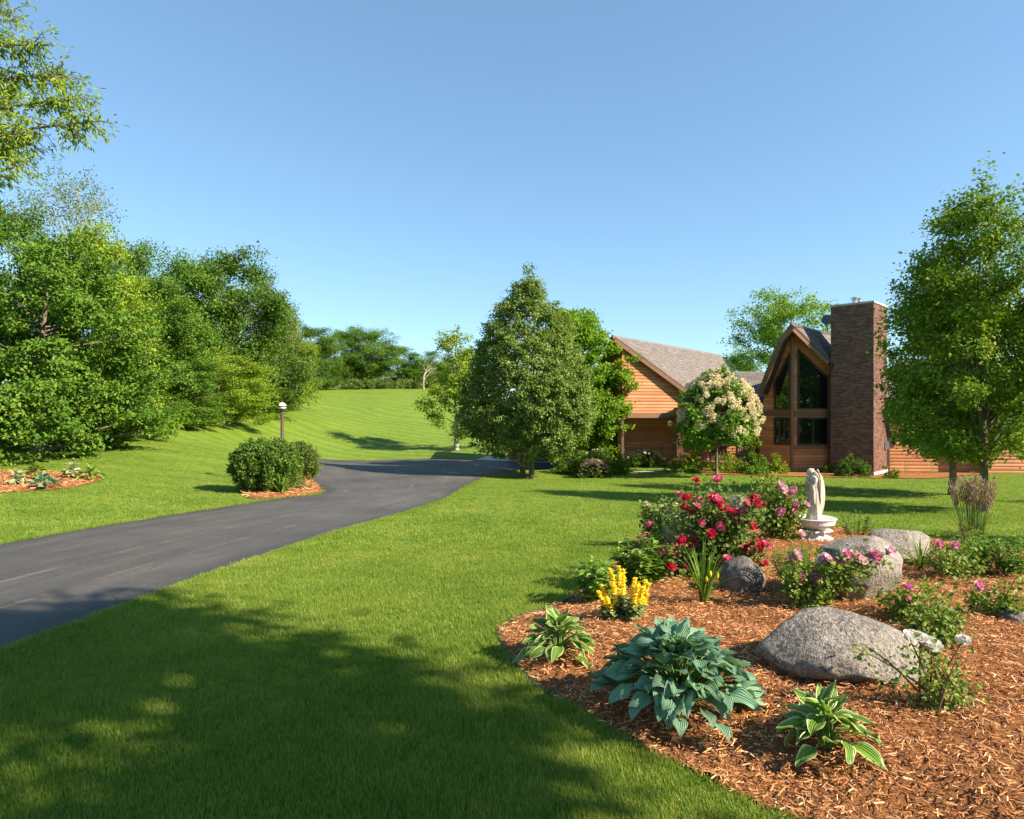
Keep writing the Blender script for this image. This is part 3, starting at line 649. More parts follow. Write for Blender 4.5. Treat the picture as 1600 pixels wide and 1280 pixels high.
# trees standing beyond the picture that shade the lawn or mirror in the windows
for k, (x, y, h, r, p, lm, lab) in enumerate([
        (13.8, 7.0, 7.5, 1.1, 0, L_MID, 'full crowned tree past the garden that shades the strip behind the boulders'),
        (30.4, 11.5, 11, 4.2, 0, L_MID, 'tree across the garden mirrored in the tall gable window'), (35, 4, 12, 4.6, 1, L_YEL, 'taller tree mirrored at the edge of the gable window'),
        (39, 12, 12, 4.6, 3, L_MID, 'tree mirrored in the lower house window')]):
    b = np.array([x, y, float(ground(x, y)) - .1]); copy_tree(protos[p], b, (r / 3.3, r / 3.3, h / 10.2), k * 2.1 + .4, lab, lm, 'trees beyond the garden')
b = np.array([7.6, -3.05, 0.]); b[2] = float(ground(b[0], b[1])) - .1
Wd, A = crown_and_limbs(12.3, 2.55, .485, lambda t: np.interp(t, [0, .2, .45, .7, .9, 1], [.2, .72, 1, .95, .55, .15]), 520, 70, .24, .2, T_LEAF, 36, .2, 40, .8, .5, .8, lean=1.5, bough=6)
put_tree('shade_tree', 'tall leaning tree beside the garden whose crown shades the front lawn', b, Wd, A, L_MID, BARK, rotz=math.pi / 2)
# overhanging branch of the ash at the corner
def ash():
    rs = np.random.default_rng(77); Wd = Acc(); A = Acc(); b = np.array([-12.6, 10.5, 0]); b[2] = float(ground(b[0], b[1]))
    d = 10.0
    Wd.tube([b, b + (0.1, 0, 2.5), b + (0.3, .1, 5), b + (0.2, 0, 8), b + (0.4, 0, 10.5)], [.26, .22, .18, .12, .03], 9)
    boughs = [((.3, .1, 4.6), (40, 205), 9.6), ((.25, .0, 5.4), (120, 155), 10), ((.25, 0, 6.2), (95, 120), 10.4), ((.3, 0, 4.2), (45, 225), 9.9), ((.25, 0, 5.0), (145, 190), 9.8), ((.2, 0, 6.8), (60, 70), 10.3), ((.2, 0, 7.5), (20, 20), 10.6), ((.3, 0, 3.6), (20, 262), 9.5), ((.2, 0, 6), (20, 140), 11), ((.2, 0, 7.5), (-60, 60), 9.5), ((.2, 0, 8.5), (-90, -60), 10.5)]
    PP, DD, NN, SS, RR = [], [], [], [], []
    for off, (px, py), dd in boughs:
        s = b + np.array(off); e = pt(px, py, dd); m = (s + e) / 2 + np.array([0, 0, .55]); tt = np.linspace(0, 1, 9)[:, None]; pts = (1 - tt) ** 2 * s + 2 * tt * (1 - tt) * m + tt ** 2 * e
        Wd.tube(pts, np.linspace(.06, .012, 9), 6)
        for q in range(85):
            u = rs.uniform(.45, 1.0); p = (1 - u) ** 2 * s + 2 * u * (1 - u) * m + u * u * e; dirn = unit(unit(e - s) * .7 + rs.normal(0, .6, 3) + np.array([0, 0, -.25])); L = rs.uniform(.2, .48)
            tw = np.array([p, p + dirn * L * .5 + (0, 0, .03), p + dirn * L + (0, 0, -.05)]); Wd.tube(tw, [.010, .006, .003], 4)
            for w_ in range(17):
                v = rs.uniform(.25, 1.05); q0 = p + dirn * L * v + rs.normal(0, .05, 3)
                PP.append(q0); DD.append(unit(dirn * .6 + rs.normal(0, .6, 3) + np.array([0, 0, -.45]))); NN.append(np.array([0, 0, .8]) + rs.normal(0, .5, 3)); SS.append(rs.uniform(.06, .105)); RR.append(np.clip(rs.normal(.5, .22), 0, 1))
    A.add(*scatter(*T_NARROW, np.array(PP), np.array(DD), np.array(NN), np.array(SS) * 1.25, np.array(RR)))
    t = thing('ash_tree', b, 'ash branch of narrow leaves overhanging the top corner', 'tree'); Wd.build('trunk', BARK, t, smooth=True); A.build('crown', L_YEL, t)
ash()
# undergrowth at the foot of the woods
def shrub_mass(name, label, base, w, h, n, leaf, mat, seed, tmpl=T_LEAF, dpt=None, cat='shrub', group=None, flat=1.0, stems=8, clump=40, prof=None, fuzz=0.13, ball=False):
    """rounded leafy shrub, base at ground; half-width w, height h"""
    rs = np.random.default_rng(seed); dpt = dpt or w; env = noise_env(rs)
    nc = max(8, n // clump); th = np.arccos(1 - rs.random(nc) * 1.0); ph = rs.uniform(0, 6.283, nc); u = rs.random(nc) ** .3
    q = env(ph, th / 3) ** .4 * u; C = np.stack([w * q * np.sin(th) * np.cos(ph), dpt * q * np.sin(th) * np.sin(ph), h * q * np.cos(th) * flat], -1)
    if ball:
        th = np.arccos(1 - rs.random(nc) * 1.85); q = env(ph, th / 3) ** .25 * u; C = np.stack([w * q * np.sin(th) ** .8 * np.cos(ph), dpt * q * np.sin(th) ** .8 * np.sin(ph), h * .5 * (1 + q * np.cos(th))], -1)
    low = rs.random(nc) < (0 if ball else .35); C[low, 2] *= .5; C[:, 2] = np.clip(C[:, 2], .04 * h, None)
    idx = np.repeat(np.arange(nc), clump); m = len(idx); sg = fuzz * (w + h) / 2
    P = C[idx] + rs.normal(0, 1, (m, 3)) * sg; P[:, 2] = np.abs(P[:, 2]) + .01
    out = unit(np.stack([P[:, 0] / w ** 2, P[:, 1] / dpt ** 2, P[:, 2] / h ** 2 + .15 / h], -1))
    D = out * .7 + rs.normal(0, .6, (m, 3)) + np.array([0, 0, .15]); N = out * .6 + np.array([0, 0, .6]) + rs.normal(0, .5, (m, 3))
    cr = rs.normal(0, 1, nc); rn = np.clip(.45 + .12 * cr[idx] + .2 * rs.normal(0, 1, m), 0, 1)
    t = thing(name, base, label, cat, group); A = Acc(); A.add(*scatter(*tmpl, P, D, N, leaf * rs.uniform(.65, 1.3, m), rn)); A.build('foliage', mat, t, off=(0, 0, 0))
    Wd = Acc()
    for k in range(stems):
        c = C[rs.integers(0, nc)] * .85; s = np.array([rs.normal(0, .08 * w), rs.normal(0, .08 * w), -.03]); m_ = s * .6 + c * .4 + np.array([0, 0, .2 * h]); tt = np.linspace(0, 1, 5)[:, None]
        Wd.tube((1 - tt) ** 2 * s + 2 * tt * (1 - tt) * m_ + tt ** 2 * c, np.linspace(.012, .004, 5) * max(1, h), 5)
    Wd.build('stem', BARK, t, off=(0, 0, 0)); return t
for k, (px, py, w_, h_, mt, lab) in enumerate([
        (232, 668, 1.7, 1.5, L_BRIGHT, 'bright green bush at the foot of the woods by the drooping maple'), (275, 664, 1.5, 1.3, L_YEL, 'second bright bush from the drooping maple along the wood edge'),
        (315, 660, 1.6, 1.6, L_MID, 'mid green bush at the wood edge'), (352, 655, 1.6, 1.8, L_YEL, 'leafy bush at the wood edge above the rounded shrub'),
        (390, 648, 1.7, 2.2, L_DARK, 'dark bush at the wood edge below the tall dark tree'), (425, 636, 1.8, 2.4, L_MID, 'bush at the wood edge beside the lamp globe'),
        (600, 607, 2.4, 1.3, L_OLIVE, 'pale brush on the hilltop below the rounded hilltop tree'), (558, 608, 2.2, 1.1, L_OLIVE, 'pale brush on the hilltop below the forked tree'), (640, 607, 2.0, 1.2, L_OLIVE, 'pale brush on the hilltop by the dead tree')]):
    b = hit(px, py, ground); shrub_mass('wild_bush', lab, b, w_, h_, 2600, .15 if py > 620 else .25, mt, 60 + k, group='bushes at the wood edge')
# ------------------------------------------------------------------ house
def M_wood(name, c0, c1, rough=0.55, spec=0.35):
    m, nt, b = new_mat(name); setp(b, rough, spec)
    n = noise(nt, 2.2, 5, 0.65, mapping(nt, objco(nt), (0.9, 0.9, 14))); n2 = noise(nt, 0.9, 3, 0.6, pos(nt))
    f = math_(nt, 'MULTIPLY_ADD', objrnd(nt), 0.42, math_(nt, 'MULTIPLY_ADD', n, 0.55, math_(nt, 'MULTIPLY_ADD', n2, 0.6, -0.2)))
    nt.links.new(ramp(nt, f, [(0.25, c0), (0.85, c1)]), b.inputs['Base Color']); bump(nt, b, n, 0.3, 0.01); return m
SIDING = M_wood('cedar_siding', (0.33, 0.118, 0.042), (0.60, 0.255, 0.108))
TRIM = M_wood('brown_trim', (0.13, 0.065, 0.032), (0.22, 0.115, 0.06))
DARKTRIM = M_wood('dark_trim', (0.045, 0.027, 0.018), (0.085, 0.05, 0.034))
WEATHER = M_wood('weathered_wood', (0.15, 0.11, 0.08), (0.30, 0.23, 0.17), 0.8, 0.15)
m_, nt_, b_ = new_mat('chimney_brick'); setp(b_, 0.85, 0.2)
_nb = noise(nt_, 14, 4, .6, pos(nt_)); _f = math_(nt_, 'MULTIPLY_ADD', _nb, .35, math_(nt_, 'MULTIPLY', attr(nt_, 'rnd'), .8))
nt_.links.new(ramp(nt_, _f, [(0.15, (.092, .045, .033)), (.5, (.142, .071, .051)), (.8, (.185, .096, .070)), (1, (.23, .125, .092))]), b_.inputs['Base Color']); bump(nt_, b_, _nb, .4, .01); BRICK = m_
MORTAR = M_plain('mortar', (.24, .19, .165), .9, .1)
m_, nt_, b_ = new_mat('roof_shingle'); setp(b_, 0.9, 0.2)
_nb = noise(nt_, 30, 4, .7, pos(nt_)); _f = math_(nt_, 'MULTIPLY_ADD', _nb, .4, math_(nt_, 'MULTIPLY_ADD', attr(nt_, 'rnd'), .42, .16))
nt_.links.new(ramp(nt_, _f, [(0.2, (.115, .098, .088)), (.55, (.165, .143, .130)), (.95, (.225, .198, .182))]), b_.inputs['Base Color']); bump(nt_, b_, _nb, .5, .01); SHINGLE = m_
m_, nt_, b_ = new_mat('window_glass'); setp(b_, 0.02, 0.9); b_.inputs['Base Color'].default_value = (.006, .008, .008, 1); b_.inputs['IOR'].default_value = 1.7
GLASS = m_
CONC = M_plain('pale_concrete', (.46, .43, .39), .85, .2, var=.15)
STONECAP = M_plain('cap_stone', (.40, .37, .33), .8, .2)
METAL = M_plain('galvanised_metal', (.55, .55, .55), .35, .5, .9, var=.15)
BLACKM = M_plain('black_metal', (.02, .02, .022), .45, .5, var=.2)
GREYM = M_plain('dark_grey_paint', (.12, .13, .14), .5, .4, var=.15)

def onplane(px, py, P0, n):
    o = np.array([0, 0, CAMZ]); d = np.array([(px - 800) / F, 1, -(py - 640) / F]); n = np.asarray(n, float)
    return o + d * (np.dot(np.asarray(P0, float) - o, n) / np.dot(d, n))
ZB = -1.30
house = thing('timber_house', (12, 33, ZB), 'cedar sided house with steep gables and tall brick chimney', 'house')
class Wall:
    def __init__(s, a, b, outward):
        s.a = np.array([a[0], a[1], 0.]); e = np.array([b[0] - a[0], b[1] - a[1], 0.]); s.L = np.linalg.norm(e); s.e = e / s.L
        n = np.array([s.e[1], -s.e[0], 0]); s.n = n if np.dot(n[:2], outward) > 0 else -n
    def P(s, u, z, off=0.): return s.a + s.e * u + np.array([0, 0, z]) + s.n * off
    def uz(s, px, py, off=0.):
        p = onplane(px, py, s.a + s.n * off, s.n); return float(np.dot(p - s.a, s.e)), float(p[2])
def span(poly, z):
    xs = []
    for k in range(len(poly)):
        (x1, z1), (x2, z2) = poly[k - 1], poly[k]
        if (z1 > z) != (z2 > z): xs.append(x1 + (x2 - x1) * (z - z1) / (z2 - z1))
    return (min(xs), max(xs)) if len(xs) >= 2 else None
def build_wall(W, outline, holes=(), bh=0.165, mat=SIDING, boards=True):
    A = Acc(); pts = [W.P(u, z) for u, z in outline]; A.poly(pts, 0.16, W.n)
    w_ = A.build('wall', DARKTRIM, house)
    if not boards: return w_
    wl_ = np.array(world_loc(w_)); zmin = min(z for _, z in outline); zmax = max(z for _, z in outline); z = zmin
    while z < zmax - 0.03:
        z1 = min(z + bh, zmax); s0, s1 = span(outline, z + 1e-3), span(outline, z1 - 1e-3)
        if s0 is None: z = z1; continue
        if s1 is None: mid = (s0[0] + s0[1]) / 2; s1 = (mid - .01, mid + .01)
        pieces = [(s0[0], s0[1], s1[0], s1[1])]
        for h in holes:
            hs = span(h, (z + z1) / 2)
            if hs is None: continue
            new = []
            for a0, b0, a1, b1 in pieces:
                if hs[1] <= min(a0, a1) or hs[0] >= max(b0, b1): new.append((a0, b0, a1, b1)); continue
                if hs[0] > max(a0, a1) + .02: new.append((a0, hs[0], a1, hs[0]))
                if hs[1] < min(b0, b1) - .02: new.append((hs[1], b0, hs[1], b1))
            pieces = new
        for a0, b0, a1, b1 in pieces:
            if b0 - a0 < .04: continue
            B = Acc(); hh = z1 - z; V = []
            for t, off in ((0, .006), (.06, .030), (.35, .042), (.8, .034), (1, .010)):
                ua, ub = a0 + (a1 - a0) * t, b0 + (b1 - b0) * t
                V += [W.P(ua, z + hh * t, off), W.P(ub, z + hh * t, off)]
            V += [W.P(a0, z, .002), W.P(b0, z, .002), W.P(a1, z1, .002), W.P(b1, z1, .002)]
            Fq = [(2 * k, 2 * k + 1, 2 * k + 3, 2 * k + 2) for k in range(4)] + [(10, 11, 1, 0), (8, 9, 13, 12)]
            B.add(V, Fq)
            o = B.build('board', mat, None, off=wl_); o.location = (0, 0, 0); o.parent = w_
        z = z1
    return w_
def strip(W, u0, z0, u1, z1, width, off, name, mat, depth=0.05, parent=None):
    A = Acc(); a = W.P(u0, z0, off); b = W.P(u1, z1, off); d = unit(b - a); sd = np.cross(d, W.n)
    A.poly([a - sd * width / 2, b - sd * width / 2, b + sd * width / 2, a + sd * width / 2], depth, W.n); return A.build(name, mat, parent or house)
def window(W, poly, mull=(), label=None, rails=()):
    """poly in wall coordinates; a framed pane"""
    A = Acc(); A.poly([W.P(u, z, .030) for u, z in poly], .02, W.n); w_ = A.build('window', GLASS, house)
    c = np.mean(poly, axis=0)
    for k in range(len(poly)):
        (u0, z0), (u1, z1) = poly[k - 1], poly[k]; strip(W, u0, z0, u1, z1, .075, .078 + .003 * k, 'frame', DARKTRIM, .06, w_)
    zs = [z for _, z in poly]
    for u in mull: strip(W, u, min(zs), u, max(zs), .06, .072, 'mullion', DARKTRIM, .05, w_)
    return w_
def roof(pts, name='roof', thick=.20, fascia=(), shingle=True, tab=(.24, .14), seed=1, adir=None):
    P = np.array(pts); n = unit(np.cross(P[1] - P[0], P[-1] - P[0])); n = n if n[2] > 0 else -n
    A = Acc(); A.poly(P, thick, n); r_ = A.build(name, DARKTRIM, house)
    if shingle:
        rs = np.random.default_rng(seed); a = unit(np.asarray(adir, float)) if adir is not None else unit(P[1] - P[0]); bdir = np.cross(n, a); bdir = bdir if bdir[2] < 0 else -bdir
        O = P[0]; uv = np.stack([(P - O) @ a, (P - O) @ bdir], -1); lo_, hi_ = uv.min(0), uv.max(0); S = Acc(); S.poly(P + n * .004, None, None, .5); cen = uv.mean(0); uvs = cen + (uv - cen) * (1 - .03)
        v = lo_[1] - .02
        while v < hi_[1]:
            u = lo_[0] - rs.random() * tab[0]
            while u < hi_[0]:
                wv = tab[0] * rs.uniform(.7, 1.3)
                if inside(uv, np.array([u, u + wv, u + wv, u]), np.array([v, v, v + tab[1], v + tab[1]])).all():
                    l = rs.uniform(.005, .02); h1 = .020 + rs.uniform(0, .008)
                    q = lambda uu, vv, hh: O + a * uu + bdir * vv + n * hh
                    S.add([q(u + .006, v - .03, .006), q(u + wv - .004, v - .03, .006), q(u + wv - .004, v + tab[1] + l, h1), q(u + .006, v + tab[1] + l, h1), q(u + .006, v + tab[1] + l, .001), q(u + wv - .004, v + tab[1] + l, .001)],
                          [(0, 1, 2, 3), (3, 2, 5, 4)], rs.random())
                u += wv
            v += tab[1]
        sh = S.build('shingles', SHINGLE, r_, kind='stuff')
    for i0, i1 in fascia:
        B = Acc(); B.beam(P[i0] - n * thick * .55, P[i1] - n * thick * .55, .10, thick * 1.25); B.build('fascia', TRIM, r_)
    return r_

# ---- west wing
W0 = (5.57, 33.0); e_ = (.97, .243)
WL = Wall(W0, (W0[0] + e_[0] * 4.6, W0[1] + e_[1] * 4.6), (.2, -1))
A_ = pt(957, 524, 32.62); A2 = pt(1079, 613, 33.52); B_ = pt(1125, 554, 44.1); B_[2] = A_[2]
nR = unit(np.cross(B_ - A_, A2 - A_)); rdir = unit(B_ - A_)
def roof_z(nrm, P0, x, y): return P0[2] - (nrm[0] * (x - P0[0]) + nrm[1] * (y - P0[1])) / nrm[2]
pa, pb = WL.P(0, 0), WL.P(4.35, 0)
zband = WL.uz(1010, 653)[1]        # the upper storey oversails a recessed ground floor
ol = [(0, zband), (4.35, zband), (4.35, roof_z(nR, A_, pb[0], pb[1]) - .25), (0, roof_z(nR, A_, pa[0], pa[1]) - .25)]
build_wall(WL, ol)
strip(WL, 0.0, zband + .13, 4.3, zband + .13, .26, .085, 'band_board', TRIM, .07)
bk_ = -WL.n * 1.75; WLb = Wall((WL.a + bk_)[:2], (WL.a + bk_ + WL.e * 4.6)[:2], (.2, -1)); build_wall(WLb, [(0, ZB), (4.3, ZB), (4.3, zband + .1), (0, zband + .1)])
g = Acc(); g.poly([WL.P(0, zband - .005, -.02), WL.P(4.35, zband - .005, -.02), WLb.P(4.35, zband - .005, .05), WLb.P(0, zband - .005, .05)], .1, (0, 0, 1)); g.build('soffit', TRIM, house)
strip(WL, .06, zband, .06, ol[3][1], .14, .098, 'corner_board', SIDING, .08)
roof([A_, B_, onplane(1147, 590, A_, nR), onplane(1152, 616, A_, nR), A2], fascia=((0, 4),), seed=2, adir=rdir)
WL2 = Wall(W0, (3.9, 36.2), (-1, -.4)); A3 = A_ + np.array([-.75, 3.4, -2.9]); B3 = B_ + np.array([-3.0, 2.0, -2.9]); nL = unit(np.cross(A3 - A_, B_ - A_)); nL = nL if nL[2] > 0 else -nL
pc = WL2.P(WL2.L, 0); build_wall(WL2, [(0, ZB), (WL2.L, ZB), (WL2.L, 1.9), (0, ol[3][1] - .05)])
roof([B_ + (0, 0, .004), A_ + (0, 0, .004), A3, B3], seed=3, fascia=((1, 2),))
# entry door beside the corner
dw = Acc(); u0, zt = WL2.uz(966, 690); u1, _ = WL2.uz(956, 690)
dw.poly([WL2.P(u0, ZB + .05, .06), WL2.P(u1, ZB + .05, .06), WL2.P(u1, 0.75, .06), WL2.P(u0, 0.75, .06)], .05, WL2.n); dd_ = dw.build('door', DARKTRIM, house)
dk = Acc(); p = WL2.P(u0 + .12, -.25, .085); dk.ball(p, .03); dk.build('door_knob', METAL, dd_)
# garage wing behind the linden
WG = Wall((-0.2, 38.3), (3.9, 36.4), (-.4, -1)); hole = [(1.35, ZB), (3.3, ZB), (3.3, .95), (1.35, .95)]
build_wall(WG, [(0, ZB), (WG.L, ZB), (WG.L, 2.1), (0, 2.1)], [hole])
g = Acc(); g.poly([WG.P(u, z, .01) for u, z in hole], .04, WG.n); gd = g.build('garage_door', DARKTRIM, house)
for k in range(4):
    gp = Acc(); z0 = ZB + .04 + k * .55; gp.poly([WG.P(1.4, z0, .04), WG.P(3.25, z0, .04), WG.P(3.25, z0 + .5, .04), WG.P(1.4, z0 + .5, .04)], .028, WG.n); gp.build('panel', DARKTRIM, gd)
g0, g1 = WG.P(-.3, 2.05, .5), WG.P(WG.L + .2, 2.05, .5); bk = np.array([1.6, 3.4, 1.5]); roof([g0 + bk, g1 + bk, g1, g0], seed=4, fascia=((3, 2),))
# ---- porch between the wings
pr = [np.array([11.6, 38.2, 3.98]), np.array([16.5, 38.2, 3.98]), np.array([14.4, 35.0, 2.40]), np.array([9.3, 35.0, 2.40])]; roof(pr, seed=5, fascia=((3, 2),))
WP = Wall((9.1, 36.6), (14.5, 36.6), (0, -1)); ol = [(0, ZB), (5.4, ZB), (5.4, 2.9), (0, 2.9)]
h1 = [(2.0, ZB + .2), (2.9, ZB + .2), (2.9, .95), (2.0, .95)]; h2 = [(3.3, -.2), (4.2, -.2), (4.2, .9), (3.3, .9)]
build_wall(WP, ol, [h1, h2]); window(WP, h2, (3.75,))
g = Acc(); g.poly([WP.P(u, z, .03) for u, z in h1], .03, WP.n); dd_ = g.build('door', DARKTRIM, house); g = Acc(); g.ball(WP.P(2.1, -.2, .08), .03); g.build('door_knob', METAL, dd_)
g = Acc(); g.poly([(9.4, 33.4, ZB + .16), (13.1, 33.2, ZB + .16), (14.0, 36.55, ZB + .16), (9.4, 36.55, ZB + .16)], .2, (0, 0, 1)); g.build('porch_floor', TRIM, house)
g = Acc(); g.beam((8.75, 33.55, 1.30), (12.5, 33.1, 1.30), .22, .34); g.build('porch_beam', TRIM, house)
g = Acc(); g.poly([(8.9, 33.4, 1.62), (12.5, 33.0, 1.62), (13.6, 36.5, 1.62), (8.9, 36.5, 1.62)], .1, (0, 0, 1)); g.build('porch_ceiling', TRIM, house)
g = Acc()
for q in range(9):
    x = 8.95 + q * .42; g.beam((x, 33.42 - q * .03, ZB + .16), (x, 33.42 - q * .03, ZB + .75), .05, .05)
g.beam((8.7, 33.45, ZB + .78), (12.4, 33.15, ZB + .78), .09, .07); g.build('porch_rail', TRIM, house, kind=None)
# ---- bricks
def brickwork(corners, z0, z1, parent, bl=.205, bhh=.0677, gap=.010, proud=.012, seed=0):
    rs = np.random.default_rng(seed); S = Acc(); k = len(corners); nrow = int((z1 - z0) / bhh)
    V, Q, R = [], [], []
    for f in range(k):
        a = np.array([*corners[f], 0.]); b = np.array([*corners[(f + 1) % k], 0.]); L = np.linalg.norm(b - a); e = (b - a) / L; n = np.array([e[1], -e[0], 0])
        c0 = np.mean(corners, axis=0); n = n if np.dot(n[:2], a[:2] - c0) > 0 else -n
        for r in range(nrow):
            u = -proud if (r + f) % 2 == 0 else -bl / 2
            zz = z0 + r * bhh
            while u < L:
                ua, ub = max(u, -proud), min(u + bl - gap, L + proud)
                if ub - ua > .03:
                    pr_ = proud + rs.uniform(-.003, .004); base = len(V)
                    for uu, zq in ((ua, zz), (ub, zz), (ub, zz + bhh - gap), (ua, zz + bhh - gap)): V.append(a + e * uu + np.array([0, 0, zq]) + n * pr_)
                    for uu, zq in ((ua, zz), (ub, zz), (ub, zz + bhh - gap), (ua, zz + bhh - gap)): V.append(a + e * uu + np.array([0, 0, zq]) - n * .002)
                    Q += [(base, base + 1, base + 2, base + 3)] + [(base + i, base + (i + 1) % 4, base + 4 + (i + 1) % 4, base + 4 + i) for i in range(4)]; R += [rs.random()] * 8
                u += bl
    S.add(V, {4: np.array(Q)}, np.array(R)); return S.build('bricks', BRICK, parent, kind='stuff')
C1 = np.array([16.72, 30.0]); cu = np.array([-.696, .718]); cv = np.array([.698, .716]); C0 = C1 + cu * 1.87; C2 = C1 + cv * 2.17; C3 = C0 + cv * 2.17
ctop = topz(473, 30.0); g = Acc(); corners = [C1, C2, C3, C0]
def prism(A, cs, z0, z1, grow=0.):
    c = np.mean(cs, axis=0); cs = [c + (q - c) * (1 + grow) for q in cs]; V = [(*q, z0) for q in cs] + [(*q, z1) for q in cs]; k = len(cs)
    A.add(V, {k: np.array([list(range(k)), list(range(2 * k - 1, k - 1, -1))])} if k != 4 else {4: np.array([(0, 1, 2, 3), (7, 6, 5, 4)] + [(i, (i + 1) % 4, 4 + (i + 1) % 4, 4 + i) for i in range(4)])}); return A
prism(g, corners, ZB - .1, ctop); ch = g.build('chimney', MORTAR, house)
brickwork(corners, ZB + .12, ctop - .02, ch, seed=3)
g = Acc(); prism(g, corners, ctop, ctop + .09, .05); g.build('chimney_cap', STONECAP, ch)
g = Acc(); prism(g, corners, ZB - .15, ZB + .15, .05); g.build('footing', CONC, ch)
for (x, y, s) in ((16.35, 30.95, 1.0), (16.75, 31.35, 1.15)):
    g = Acc(); zz = ctop + .08; g.lathe([(.001, 0), (.11, 0), (.11, .17 * s), (.15, .17 * s), (.15, .20 * s), (.06, .25 * s), (.06, .27 * s), (.20, .28 * s), (.20, .30 * s), (.001, .36 * s)], (x, y, zz), 16); g.build('flue_cap', METAL, ch)
g = Acc(); bc = C1 + cv * 1.85; nn = np.array([.716, -.698, 0]); g.beam((*bc, -.15), (*(bc + cv * .01), .25), .2, .2); g.box((bc[0] + nn[0] * .05, bc[1] + nn[1] * .05, .0), (.2, .2, .32)); g.build('meter_box', GREYM, ch)
# brick pier of the porch
pc_ = [np.array([8.42, 33.1]), np.array([8.74, 33.1]), np.array([8.74, 33.42]), np.array([8.42, 33.42])]; g = Acc(); prism(g, pc_, ZB, 1.62); pi_ = g.build('brick_pier', MORTAR, house); brickwork(pc_, ZB + .01, 1.6, pi_, seed=8)
# ---- gable with the tall windows
PK = np.array([13.65, 31.65]); WR = Wall(PK, (15.95, 31.9), (0, -1)); WR2 = Wall(PK, (12.63, 33.01), (-1, -.6))
RA = pt(1237, 506, 30.9); RE_ = pt(1297, 565, 31.2); v3 = np.array([.698, .716, 0.]); RK = pt(1217, 531, 31.45); RL = pt(1184, 614, 32.2)
nRR = unit(np.cross(v3, RE_ - RA)); nRR = nRR if nRR[2] > 0 else -nRR
def rz(x, y): return roof_z(nRR, RA, x, y)
p1 = WR.P(WR.L, 0); ol = [(0, ZB), (WR.L, ZB), (WR.L, rz(p1[0], p1[1]) - .24), (0, rz(*PK) - .24)]
q = lambda *L: [WR.uz(*a) for a in L]
w1 = q((1246, 695), (1293, 695), (1293, 653), (1246, 653)); w2 = q((1246, 639), (1293, 639), (1293, 591), (1246, 546))
build_wall(WR, ol, [w1, w2]); window(WR, w1, (np.mean([w1[0][0], w1[1][0]]),)); window(WR, w2)
zb_ = WR.uz(1270, 646)[1]; strip(WR, 0.1, zb_, WR.L, zb_, .26, .08, 'band_board', TRIM, .06); zb2 = WR.uz(1270, 699)[1]; strip(WR, .1, zb2, WR.L, zb2, .10, .08, 'sill_board', TRIM, .05)
nLL = unit(np.cross(RL - RK, v3)); nLL = nLL if nLL[2] > 0 else -nLL; pl_ = WR2.P(WR2.L, 0)
ol = [(0, ZB), (WR2.L, ZB), (WR2.L, roof_z(nLL, RK, pl_[0], pl_[1]) - .2), (.35, RK[2] - .35), (0, rz(*PK) - .3)]
q = lambda *L: [WR2.uz(*a) for a in L]
w3 = q((1234.5, 694), (1211, 694), (1211, 653), (1234.5, 653)); w4 = q((1234.5, 639), (1211, 639), (1211, 598), (1234.5, 552))
build_wall(WR2, ol, [w3, w4]); window(WR2, w3, (w3[0][0] * .67 + w3[1][0] * .33, w3[0][0] * .33 + w3[1][0] * .67)); window(WR2, w4)
zb_ = WR2.uz(1222, 646)[1]; strip(WR2, 0.08, zb_, WR2.L, zb_, .26, .08, 'band_board', TRIM, .06)
g = Acc(); g.beam((PK[0] - .01, PK[1] - .07, ZB), (PK[0] - .01, PK[1] - .07, rz(*PK) - .3), .13, .13); g.build('gable_post', TRIM, house)
roof([RA, RA + v3 * 8, RE_ + v3 * 8, RE_], seed=6, fascia=((0, 3),), adir=v3)
roof([RA + (0, 0, .003), RK, RK + v3 * 8, RA + v3 * 8 + (0, 0, .003)], seed=7, fascia=((0, 1),), adir=v3); roof([RK + (0, 0, .003), RL, RL + v3 * 8, RK + v3 * 8 + (0, 0, .003)], seed=8, fascia=((0, 1),), adir=v3)
g = Acc(); a = RE_ + np.array([.04, -.03, -.12]); g.beam(a, a + v3 * 1.2, .1, .1); g.tube([a + (0, 0, 0), a + (.03, .12, -.3), a + (.05, .3, -.6), np.array([a[0] + .05, a[1] + .4, ZB])], .035, 8); g.build('downspout', DARKTRIM, house)
# ---- low wing past the chimney
WE = Wall((18.25, 31.62), (22.3, 31.3), (0, -1)); wq = [WE.uz(1391, 696), WE.uz(1398, 696), WE.uz(1398, 676), WE.uz(1391, 676)]; hw = [(1.7, -.1), (3.0, -.1), (3.0, 1.15), (1.7, 1.15)]
build_wall(WE, [(0, ZB), (WE.L, ZB), (WE.L, 1.95), (0, 1.95)], [wq, hw]); window(WE, wq); window(WE, hw, (2.35,))
WE2 = Wall((22.3, 30.75), (28.5, 30.3), (0, -1)); build_wall(WE2, [(0, ZB), (WE2.L, ZB), (WE2.L, 1.95), (0, 1.95)])
WE3 = Wall((22.3, 31.6), (22.3, 30.75), (-1, 0)); build_wall(WE3, [(0, ZB), (WE3.L, ZB), (WE3.L, 1.95), (0, 1.95)])
strip(WE2, .05, ZB, .05, 1.95, .14, .09, 'corner_board', SIDING, .08); strip(WE, .06, ZB, .06, 1.95, .12, .09, 'corner_board', DARKTRIM, .08)
roof([(18.2, 35.2, 3.9), (29, 35.2, 3.9), (29, 29.8, 1.98), (18.2, 30.9, 1.98)][::1], seed=9, fascia=((3, 2),))
